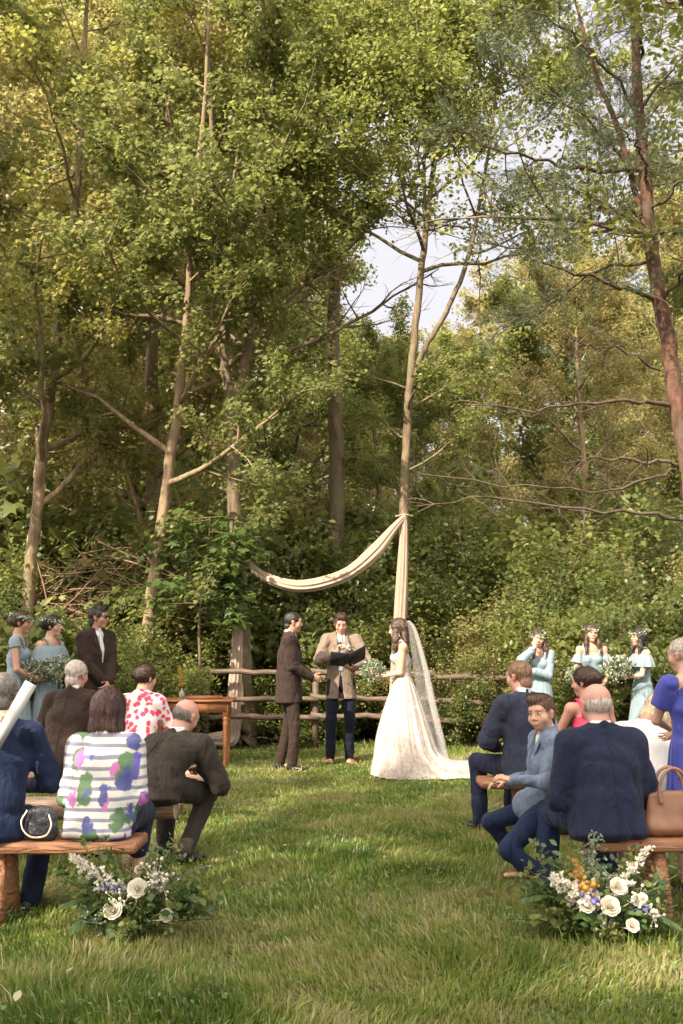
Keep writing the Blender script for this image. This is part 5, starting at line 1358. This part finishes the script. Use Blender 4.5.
    # woman in royal blue at the edge
    J = pose(.845, fem=True, wide=1.0, head=(30, -10, 0), wl=(.0, .24, .93), wr=(.05, .26, .9), hl=(.8, .4, .3), nl=(0, -1, 0), curl=(.5, .5), polel=(-1, -.2, -.7))
    r = guest('white-haired woman in royal blue dress standing at the right edge', gx(694, 6.0), 6.0, 12, J)
    make_body(J, r, S_FAIR, .006, male=False); make_dress(J, r, ROYAL, 'cap', 67, hem=.30, full=.25, neckdrop=.03, strap=False)
    for n in 'l': pass
    B = Field(np.minimum(J['shl'], J['ell'])-.15, np.maximum(J['shl'], J['ell'])+.15, .007); B.ec(J['shl'], J['shl']*.4+J['ell']*.6, .058, .068, .02); B.noise(.012, 9, 3, ridge=True); B.clip(J['shl']*.4+J['ell']*.6, J['ell']-J['shl']); B.build('sleeve', ROYAL, r)
    make_hair(J, r, H_WHITE, 'crop', seed=10); make_shoes(J, r, SHOEB)
guests()
# ------------------------------------------------------------------ benches, table, fence, fabric
def m_wood(name, c1, c2, c3, axis='X', scale=5., rough=.6):
    if name in _mc: return _mc[name]
    m, nt, N, L = new_mat(name); out = ND(nt, 'ShaderNodeOutputMaterial'); b = ND(nt, 'ShaderNodeBsdfPrincipled'); b.inputs['Roughness'].default_value = rough
    tc = ND(nt, 'ShaderNodeTexCoord'); mp = ND(nt, 'ShaderNodeMapping'); mp.inputs['Scale'].default_value = {'X': (.12, 1, 1), 'Y': (1, .12, 1), 'Z': (1, 1, .12)}[axis]; L.new(tc.outputs['Object'], mp.inputs['Vector'])
    n1 = ND(nt, 'ShaderNodeTexNoise', Scale=scale*8, Detail=6., Distortion=1.2); L.new(mp.outputs[0], n1.inputs['Vector'])
    n2 = ND(nt, 'ShaderNodeTexNoise', Scale=2.6, Detail=5.); L.new(tc.outputs['Object'], n2.inputs['Vector'])
    r1 = ramp(nt, [(.35, c1), (.65, c2)]); L.new(n1.outputs[0], r1.inputs[0]); r2 = ramp(nt, [(.45, (0, 0, 0)), (.7, (1, 1, 1))]); L.new(n2.outputs[0], r2.inputs[0])
    mx = ND(nt, 'ShaderNodeMix', data_type='RGBA'); L.new(r2.outputs[0], mx.inputs[0]); L.new(r1.outputs[0], mx.inputs[6]); mx.inputs[7].default_value = c4(c3); L.new(mx.outputs[2], b.inputs['Base Color'])
    bp = ND(nt, 'ShaderNodeBump', Strength=.9, Distance=.015); L.new(n1.outputs[0], bp.inputs['Height']); L.new(bp.outputs[0], b.inputs['Normal']); L.new(b.outputs[0], out.inputs[0])
    _mc[name] = m; return m
PLANK = m_wood('varnished_pine', (.13, .05, .022), (.33, .155, .07), (.22, .095, .042)); LOGW = m_wood('weathered_log', (.12, .075, .05), (.29, .195, .135), (.20, .11, .065)); ENDG = m_wood('log_end_grain', (.36, .26, .17), (.48, .36, .25), (.30, .2, .13), 'Z')
TABLEW = m_wood('orange_pine', (.20, .07, .022), (.34, .135, .045), (.18, .06, .02), 'X', 4., .4); RAILW = m_wood('old_rail', (.05, .032, .022), (.14, .085, .052), (.08, .065, .04))

def log_bench(px0, px1, Y, rad, label, legs=None, plank=False, seed=0, dy=0.):
    """split-log seat on stub legs; flat side up"""
    x0, x1 = gx(px0, Y, SEAT), gx(px1, Y, SEAT); root = empty('bench', ((x0+x1)/2, Y, 0), math.atan2(dy, x1-x0), label, 'bench', 'benches for the guests'); L = (x1-x0)/2
    rg = np.random.default_rng(seed); B = MB()
    if plank:
        B.box((-L, -.16, SEAT-.062), (L, .16, SEAT), bev=.012)
        v = B.v[-1]; v += rg.normal(0, .0025, v.shape)
    else:
        n = 26; a = np.linspace(0, 2*np.pi, 20, endpoint=False); xs = np.linspace(-L, L, n); V = []
        for i, x in enumerate(xs):
            k = .955 if i in (0, n-1) else 1; wv = 1+.03*math.sin(x*3+seed)+rg.normal(0, .008)
            y = 1.15*rad*k*wv*np.cos(a); z = rad*k*wv*np.sin(a); z = np.minimum(z, rad*.42*k)+SEAT-rad*.42
            V.append(np.c_[np.full(20, x), y, z])
        i = np.arange(n-1)[:, None]*20; j = np.arange(20)[None]; F = np.stack([i+j, i+20+j, i+20+(j+1) % 20, i+(j+1) % 20], -1).reshape(-1, 4); V = np.concatenate(V)
        B.add(V, F); B.add(V[:20], np.array([list(range(20))]), m=1); B.add(V[-20:], np.array([list(range(19, -1, -1))]), m=1)
    B.build('seat', parent=root, mats=[PLANK if plank else LOGW, PLANK if plank else ENDG], smooth=not plank, attrs=False)
    for x in ([gx(q, Y, .2)-(x0+x1)/2 for q in legs] if legs else (-L+.3, L-.3)):
        for y in ((-.10, .10)):
            B = MB(); B.tube([(x+.02, y*1.25, -.02), (x, y*.8, SEAT-(.064 if plank else rad*1.0))], [.042, .036], 10); B.build('leg', PLANK if plank else LOGW, root, attrs=False)
log_bench(-150, 142, 5.47, .1, 'varnished plank bench at front left, under the floral blouse', plank=True, seed=1, legs=(-140, 4))
log_bench(-110, 176, 6.78, .095, 'middle left log bench, under the balding man', seed=2)
log_bench(-60, 212, 8.38, .090, 'back left log bench, its end nearest the wooden table', seed=3)
log_bench(592, 860, 5.52, .1, 'varnished plank bench at front right, carrying the brown handbag', plank=True, seed=4, legs=(655, 840))
log_bench(540, 655, 6.2, .09, 'middle right log bench, under the boy in the blazer', seed=5)
log_bench(478, 720, 7.8, .1, 'back right pale plank bench, under the sandy-haired man', plank=True, seed=6, legs=(518, 690))

def table():
    Y = 11.9; x1 = gx(232, Y, .78); x0 = x1-.98; r = empty('table', ((x0+x1)/2, Y+.25, 0), R_(2), 'orange-brown wooden table with turned legs and a drawer', 'table'); L = .49; T = .79
    B = MB(); B.box((-L, -.29, T-.028), (L, .29, T), bev=.006); B.build('tabletop', TABLEW, r, False, attrs=False)
    B = MB(); B.box((-L+.07, -.25, T-.15), (L-.07, -.23, T-.028)); B.box((-L+.07, .23, T-.15), (L-.07, .25, T-.028)); B.box((-L+.05, -.228, T-.148), (-L+.07, .228, T-.03)); B.box((L-.07, -.228, T-.148), (L-.05, .228, T-.03)); B.build('apron', TABLEW, r, False, attrs=False)
    B = MB(); B.box((-.20, -.262, T-.135), (.20, -.2505, T-.045), bev=.004); d = B.build('drawer', TABLEW, r, False, attrs=False)
    B = MB(); B.ell((0, -.275, T-.09), .014); B.build('knob', TABLEW, d, attrs=False)
    for sx in (-1, 1):
        for sy in (-1, 1):
            x, y = sx*(L-.085), sy*.215; B = MB(); B.box((x-.032, y-.032, T-.20), (x+.032, y+.032, T-.03), bev=.004)
            prof = [(.0, .022), (.03, .026), (.10, .024), (.30, .027), (.50, .030), (.53, .036), (.545, .026), (.56, .036), (.59, .032)]
            B.tube([(x, y, z) for z, _ in prof], [q for _, q in prof], 14); B.build('leg', TABLEW, r, attrs=False)
    w = lambda x, y: ((x0+x1)/2+x, Y+.25+y)
    # small glass bottle with a yellow plume
    xb = gx(182, Y+.2, .85); q = empty('bottle', (xb, Y+.2, T), 0, 'small clear bottle with a yellow-green plume on the wooden table', 'bottle')
    B = MB(); B.tube([(0, 0, 0), (0, 0, .008), (0, 0, .075), (0, 0, .095), (0, 0, .12)], [.034, .037, .037, .016, .017], 16); gm, nt, N, Lk = new_mat('clear_glass'); o = ND(nt, 'ShaderNodeOutputMaterial'); g = ND(nt, 'ShaderNodeBsdfPrincipled'); g.inputs['Transmission Weight'].default_value = .85; g.inputs['Roughness'].default_value = .05; g.inputs['Base Color'].default_value = (.75, .78, .7, 1); Lk.new(g.outputs[0], o.inputs[0]); B.build('glass', gm, q, attrs=False)
    rg = np.random.default_rng(2); t = smooth_path([(0, 0, .02), (.0, 0, .15), (-.02, 0, .25), (-.035, 0, .36)], 14); B = MB(); B.tube(t, .003, 5)
    k = rg.integers(5, 14, 130); p = t[k]+rg.normal(0, .008, (130, 3)); v, f, rr = leaves_mesh(p, .04, rg, L_LANCE, 1.2, rg.normal(0, .6, (130, 3))+V3(-.2, 0, 1.2)); B.add(v, f, rr); B.build('plume', YELF, q)
    # flat wooden tray / book
    xt = gx(204, Y+.15, .8); q = empty('tray', (xt, Y+.18, T), R_(6), 'shallow reddish wooden tray lying on the table', 'tray'); tw = m_wood('red_wood', (.20, .06, .03), (.32, .11, .05), (.2, .07, .04))
    B = MB(); B.box((-.20, -.10, .001), (.20, .10, .012)); B.build('base', tw, q, False, attrs=False)
    B = MB(); B.box((-.20, -.115, .001), (.20, -.102, .034)); B.box((-.20, .102, .001), (.20, .115, .034)); B.box((-.215, -.115, .001), (-.202, .115, .034)); B.box((.202, -.115, .001), (.215, .115, .034)); B.build('rim', tw, q, False, attrs=False)
table()

def fence():
    Y = 14.0; r = empty('rail_fence', (gx(370, Y), Y, 0), 0, 'rustic three-rail log fence along the wood behind the couple', 'fence'); rg = np.random.default_rng(8); X = gx(370, Y)
    posts = [gx(p, Y)-X for p in (205, 315, 432, 548, 640)]
    zr = [(1.07, 1.05, 1.0, .96, .95), (.70, .69, .66, .62, .6), (.46, .45, .42, .38, .36)]
    for x in posts: B = MB(); B.tube([(x, .06, -.1), (x+.01, .06, .6), (x, .06, 1.08)], [.05, .048, .044], 10); B.build('post', RAILW, r, attrs=False)
    for z in zr:
        for i in range(4):
            a, b = posts[i]-.06, posts[i+1]+.06; n = 10; P = np.c_[np.linspace(a, b, n), np.full(n, -.045)+rg.normal(0, .008, n), np.linspace(z[i], z[i+1], n)+rg.normal(0, .010, n)+(.012 if i % 2 else -.012)]
            B = MB(); B.tube(P, .040*(1+rg.normal(0, .06, n)), 10); B.build('rail', RAILW, r, attrs=False)
fence()

FAB = m_plain('blush_chiffon', (.29, .215, .16), .8, .08, 12, bump=.2, bscale=120, sheen=.2)
def drape():
    # two gathered falls tied to the trunks and a swag between them
    a = at(238, 592, 14.25); r = empty('fabric_drape', (a[0], 14.2, 0), 0, 'blush fabric swag tied between two trees with long falls to the ground', 'fabric drape'); O = V3(a[0], 14.2, 0)
    def cloth(name, pts, n=80, sides=48, folds=9, seed=0, sag=0.):
        """pts rows (px,py,Y,halfwidth,depth)"""
        P = np.array([np.r_[at(p[0], p[1], p[2])-O, p[3], p[4]] for p in pts]); P = smooth_path(P, n); rg = np.random.default_rng(seed); tan = np.gradient(P[:, :3], axis=0); tan = nrm_rows(tan); th = np.arange(sides)/sides*2*np.pi; ph = rg.uniform(0, 6, 3); V = []
        for i in range(n):
            w = nrm(np.cross(tan[i], V3(0, 1, 0))); dp = V3(0, 1, 0); t = i/n
            f = 1+.16*np.sin(folds*th+ph[0]+2.5*t)+.10*np.sin((folds*2-3)*th+ph[1]-2*t)
            V.append(P[i, :3]+(P[i, 3]*f*np.cos(th))[:, None]*w+(P[i, 4]*f*np.sin(th))[:, None]*dp)
        V = np.concatenate(V); i = np.arange(n-1)[:, None]*sides; j = np.arange(sides)[None]; F = np.stack([i+j, i+(j+1) % sides, i+sides+(j+1) % sides, i+sides+j], -1).reshape(-1, 4)
        mk(name, V, F, FAB, r)
    cloth('left_fall', [(238, 578, 14.26, .03, .03), (238, 592, 14.24, .05, .035), (237, 650, 14.22, .07, .05), (234, 700, 14.2, .085, .06), (232, 734, 14.2, .10, .08), (226, 739, 14.05, .10, .12), (212, 740, 13.9, .08, .16), (197, 742, 13.8, .05, .12)], seed=1)
    cloth('right_fall', [(404, 515, 13.98, .025, .03), (404, 530, 13.96, .045, .035), (402, 580, 13.96, .07, .05), (399, 640, 13.96, .08, .05), (396, 700, 13.96, .09, .06), (395, 744, 13.96, .11, .08)], seed=2)
    cloth('swag', [(404, 517, 13.96, .03, .03), (394, 528, 13.9, .05, .035), (375, 551, 13.8, .085, .04), (350, 572, 13.7, .075, .05), (322, 583, 13.65, .075, .05), (296, 586, 13.7, .07, .05), (272, 580, 13.8, .06, .045), (256, 571, 13.95, .05, .035), (246, 560, 14.1, .03, .03), (238, 556, 14.2, .02, .02)], n=140, folds=7, seed=3)
    B = MB()
    for (px, py, Y, rr) in ((404, 516, 14.1, .115), (237, 575, 14.42, .155)):
        c = at(px, py, Y)-O; th = np.linspace(0, 2*np.pi, 25); B.tube(np.c_[c[0]+rr*np.cos(th), c[1]+rr*np.sin(th), c[2]+.01*np.sin(3*th)], .012, 6, cap=False)
    B.build('tie_band', FAB, r, attrs=False)
drape()

def handbags():
    bl = m_plain('brown_bag_leather', (.20, .095, .055), .45, .15, 10, bump=.15, bscale=60); x = gx(671, 5.52, .55)
    r = empty('handbag', (x, 5.50, SEAT), R_(8), 'tan leather handbag with tall loop handles on the front right bench', 'handbag')
    F = Field((-.22, -.13, -.02), (.22, .13, .36), .006); F.ec((-.10, 0, .05), (.10, 0, .05), (.05, .075), (.05, .075), .02, V3(0, 0, 1), cap=.07); F.ec((0, 0, .05), (0, 0, .21), (.155, .075), (.135, .035), .03, cap=.03); F.noise(.008, 9, 2, ridge=True); F.clip((0, 0, .0), (0, 0, -1)); F.clip((0, 0, .235), (0, 0, 1)); F.build('bag_body', bl, r)
    for y in (-.035, .035):
        B = MB(); B.tube(smooth_path([(-.085, y*1.6, .17), (-.085, y, .25), (-.05, y, .33), (0, y*.8, .355), (.05, y, .33), (.085, y, .25), (.085, y*1.6, .17)], 26), .009, 8); B.build('handle', bl, r, attrs=False)
    gm = m_plain('brass', (.6, .42, .18), .3, .1, 10, metal=1.); B = MB(); th = np.linspace(0, 6.28, 18)
    B.tube(np.c_[.05+.018*np.cos(th), np.full(18, -.092), .16+.018*np.sin(th)], .003, 5, cap=False); B.tube([(.05, -.09, .142), (.045, -.093, .10)], .004, 5); B.tube(np.c_[.043+.010*np.cos(th), np.full(18, -.094), .09+.012*np.sin(th)], .0025, 5, cap=False); B.build('buckle', gm, r, attrs=False)
    x = gx(42, 5.42, .5); r = empty('handbag', (x, 5.40, SEAT), R_(-6), 'small black quilted handbag with a chain strap between two front-left guests', 'handbag'); kb = m_plain('black_quilted_leather', (.018, .018, .024), .35, .3, 40, bump=.6, bscale=50)
    F = Field((-.14, -.08, -.02), (.14, .08, .22), .005); F.ec((0, 0, .03), (.005, 0, .13), (.095, .04), (.08, .028), .02, cap=.04); F.noise(.006, 28, 3); F.clip((0, 0, 0), (0, 0, -1)); F.build('bag_body', kb, r)
    B = MB(); P = smooth_path([(-.06, -.045, .15), (-.085, -.052, .10), (-.07, -.055, .05), (-.02, -.058, .02), (.05, -.056, .03), (.075, -.05, .08), (.06, -.045, .13)], 60)
    for i in range(0, 60, 1):
        p = P[i]; B.ell(p, (.0065, .004, .0065), nu=6, nv=4)
    B.build('chain_strap', m_plain('pale_gold', (.75, .60, .48), .3, .1, 10, metal=1.), r, attrs=False)
handbags()

# ------------------------------------------------------------------ flower arrangements beside the aisle
def rose(c, rad, d, rg, B):
    """layered cupped petals round axis d"""
    d = nrm(d); e1 = nrm(np.cross(d, V3(.3, .9, .1))); e2 = np.cross(d, e1); Mx = np.stack([e1, e2, d], 1)
    for ring, (n, r0, h, op) in enumerate(((3, .18, .75, .05), (4, .36, .72, .15), (5, .58, .62, .28), (6, .82, .45, .5), (6, 1.0, .22, .8))):
        for i in range(n):
            a = 2*np.pi*(i+.5*ring+rg.uniform(-.1, .1))/n; w = 1.25*np.pi/n; U = np.linspace(-1, 1, 5); Vv = np.linspace(0, 1, 4); P = []
            for v_ in Vv:
                rr = rad*(r0*(.35+.65*v_**.7)+op*.25*v_**2); z = rad*(-.35+(h+.35)*v_)-rad*.10*op*v_**3
                for u_ in U: aa = a+u_*w*(.5+.5*v_); lip = 1-.12*u_*u_*v_; P.append([rr*math.cos(aa)*lip, rr*math.sin(aa)*lip, z*(1-.15*u_*u_*v_)])
            P = np.array(P) @ Mx.T+c; F = [[j*5+k, j*5+k+1, j*5+5+k+1, j*5+5+k] for j in range(3) for k in range(4)]
            B.add(P, np.array(F), rg.uniform(.2, .9))
def arrangement(px, Y, label, seed, right):
    rg = np.random.default_rng(seed); x = gx(px, Y, .1); r = empty('flower_arrangement', (x, Y, 0), 0, label, 'flower arrangement', 'flower arrangements at the aisle')
    # foliage mass: many stems fanning from the base
    B = MB(); C = MB(); n = 135
    for i in range(n):
        a = rg.uniform(0, 2*np.pi); el = rg.uniform(.15, 1.2); L = rg.uniform(.26, .50)*(1-.3*abs(math.sin(a))); d = V3(math.cos(a)*math.cos(el), math.sin(a)*math.cos(el)*.75, math.sin(el)); p0 = V3(0, 0, .05)+d*.03
        P = np.array([p0, p0+d*L*.5, p0+d*L+V3(0, 0, -.05*L)]); B.tube(smooth_path(P, 6), .0025, 4, cap=False)
        m = 20; t = rg.uniform(.25, 1.05, m)[:, None]; q = p0+d*L*t+rg.normal(0, .018, (m, 3)); v, f, rr = leaves_mesh(q, rg.choice([.035, .05, .028]), rg, L_OVAL if i % 3 else L_LANCE, .9, np.repeat(d[None], m, 0)+rg.normal(0, .6, (m, 3)), rnd=np.clip(rg.normal(rg.uniform(.1, .9), .12, m), 0, 1)); (B if i % 2 else C).add(v, f, rr)
    B.build('foliage', FERN, r, False); C.build('foliage', GREEN, r, False)
    for i in range(9):     # fern fronds
        a = rg.uniform(0, 2*np.pi) if i > 2 else (2.6, 3.4, .3)[i]; B = MB(); L = rg.uniform(.30, .42); d = V3(math.cos(a), math.sin(a)*.7, .55 if i % 2 else .3); P = smooth_path([(0, 0, .08), d*L*.6+V3(0, 0, .08), d*L+V3(0, 0, -.02)], 26); B.tube(P, .002, 4, cap=False)
        for k in range(3, 26):
            tn = nrm(P[min(k+1, 25)]-P[k-1]); sd = nrm(np.cross(tn, V3(0, 0, 1))); ll = .075*math.sin(math.pi*(1-k/27))**.6+.008
            for sg in (1, -1):
                e = nrm(sd*sg+tn*.55); w = tn*.008; B.add(np.array([P[k]-w, P[k]+e*ll*.5-w*.9, P[k]+e*ll-V3(0, 0, .01), P[k]+e*ll*.5+w*.9, P[k]+w]), np.array([[0, 1, 2, 3, 4]]), rg.uniform())
        B.build('fern_frond', FERN, r, False)
    def flower(dx, dz, dy, rad, name='rose', mat=WHITEF, face=None):
        B = MB(); dz += .05; rad *= .80; c = V3(dx, dy+.03, dz); rose(c, rad, face if face is not None else V3(dx*.8, -.9, .55), rg, B); B.tube([V3(0, 0, .08), c*.8, c-V3(0, -.02, .02)], .003, 4); B.build(name, mat, r)
    def spike(p0, p1, name, mat, n=70, bl=.013, spread=.022):
        p0 = np.array(p0, float); p1 = np.array(p1, float); B = MB(); B.tube([V3(0, 0, .08), p0, p1], [.003, .003, .0015], 4)
        for i in range(n):
            t = rg.uniform(0, 1)**.9; c = p0+(p1-p0)*t+rg.normal(0, spread*(1.1-.75*t), 3); k = bl*(1.15-.6*t)
            v, f, rr = leaves_mesh(np.repeat(c[None], 5, 0), k*1.7, rg, L_SMALL, 1.2, rg.normal(0, 1, (5, 3))); B.add(v, f, rr); B.ell(c, k*.45, nu=5, nv=3, r=.8)
        B.build(name, mat, r)
    def umbel(c, n, rad, mat, bl=.008, name='filler_flowers'):
        B = MB(); c = np.array(c, float)+V3(0, .02, .04); B.tube([V3(0, 0, .08), c], .002, 4)
        for i in range(n):
            q = c+rg.normal(0, rad, 3); B.tube([c-V3(0, 0, rad), q], .001, 3, cap=False); B.ell(q, bl*rg.uniform(.6, 1.3), nu=6, nv=4, r=rg.uniform())
        B.build(name, mat, r)
    if not right:
        spike((-.05, -.10, .24), (-.28, -.16, .43), 'flower_spike', WHITEF, 90, .016, .022)
        flower(.045, .235, -.22, .052); flower(-.06, .145, -.26, .050); flower(.19, .115, -.24, .036); flower(.03, .30, -.12, .024, 'rosebud')
        umbel((.12, -.15, .30), 34, .035, WHITEF); umbel((.16, -.14, .25), 22, .03, WHITEF); umbel((-.02, -.24, .2), 14, .03, WHITEF, .007)
        spike((.06, -.05, .25), (.10, -.06, .47), 'green_seed_spray', EUC, 40, .012, .035); spike((.1, 0, .25), (.36, -.05, .36), 'green_seed_spray', EUC, 34, .010, .03)
        umbel((-.07, -.2, .26), 6, .022, PURF, .009); umbel((-.15, -.2, .12), 20, .04, EUC, .006)
        for q in ((.05, -.1, .36), (-.12, -.15, .3), (.2, -.1, .22), (0, -.28, .1), (-.25, -.1, .15)): spike((q[0]*.6, q[1]*.6, .12), q, 'leafy_spray', GREEN, 40, .018, .035)
    else:
        spike((-.06, -.14, .20), (-.26, -.18, .335), 'flower_spike', WHITEF, 110, .022, .028); spike((.06, -.08, .24), (.24, -.12, .46), 'flower_spike', WHITEF, 95, .013, .022)
        flower(.0, .165, -.27, .052); flower(.055, .245, -.22, .045); flower(-.105, .165, -.25, .042, 'carnation'); flower(.10, .08, -.28, .036, 'carnation'); flower(.17, .19, -.22, .028); flower(.08, .225, -.2, .03)
        spike((-.09, -.1, .22), (-.13, -.12, .40), 'yellow_plume', YELF, 60, .016, .024); umbel((-.09, -.22, .255), 26, .017, YELF, .012, 'yellow_blossom')
        umbel((-.08, -.26, .21), 10, .018, PURF, .011, 'purple_blossom'); umbel((.155, -.24, .165), 5, .014, PURF, .009, 'purple_blossom')
        spike((-.03, -.04, .3), (-.02, -.06, .52), 'green_seed_spray', EUC, 80, .013, .042); spike((.0, -.1, .2), (.06, -.14, .34), 'green_seed_spray', EUC, 50, .013, .04)
        umbel((.22, -.2, .13), 20, .03, WHITEF, .009); umbel((.13, -.23, .20), 16, .03, WHITEF, .008); umbel((-.02, -.26, .1), 18, .03, EUC)
        for q in ((.25, -.1, .2), (-.25, -.1, .15), (.0, -.28, .08), (.15, -.05, .3)): spike((q[0]*.6, q[1]*.6, .12), q, 'leafy_spray', GREEN, 40, .018, .035)
arrangement(135, 5.16, 'low arrangement of white roses and ferns at the front left bench', 81, False)
arrangement(598, 5.16, 'low arrangement with yellow and purple blooms at the front right bench', 82, True)

def brush_pile():
    rg = np.random.default_rng(90); c = at(125, 560, 15.6); r = empty('brush_pile', (c[0], 15.6, 0), 0, 'heap of dead reddish twigs leaning among the trees at left', 'brush pile'); B = MB()
    for i in range(260):
        y = rg.uniform(-.7, .7); x = rg.uniform(-1.5, 1.5); z = max(.1, 2.15-.35*x*x*.6+rg.normal(0, .35)); L = rg.uniform(.6, 1.9); a = rg.normal(.5, .35); d = V3(math.cos(a), rg.normal(0, .25), math.sin(a)*(1 if rg.uniform() < .75 else -1)); p = V3(x, y, z)-d*L/2
        P = [p]
        for k in range(4): d = nrm(d+rg.normal(0, .12, 3)); P.append(P[-1]+d*L/4)
        B.tube(np.array(P), np.linspace(rg.uniform(.006, .016), .003, 5), 4, cap=False)
    for i in range(14):
        x = rg.uniform(-1.3, 1.3); B.tube([(x, rg.uniform(-.4, .4), -.05), (x+rg.normal(.5, .3), 0, 2.3)], [.035, .02], 6)
    B.build('twigs', m_plain('dead_twig', (.23, .135, .085), .85, .45, 6), r, attrs=False)
brush_pile()
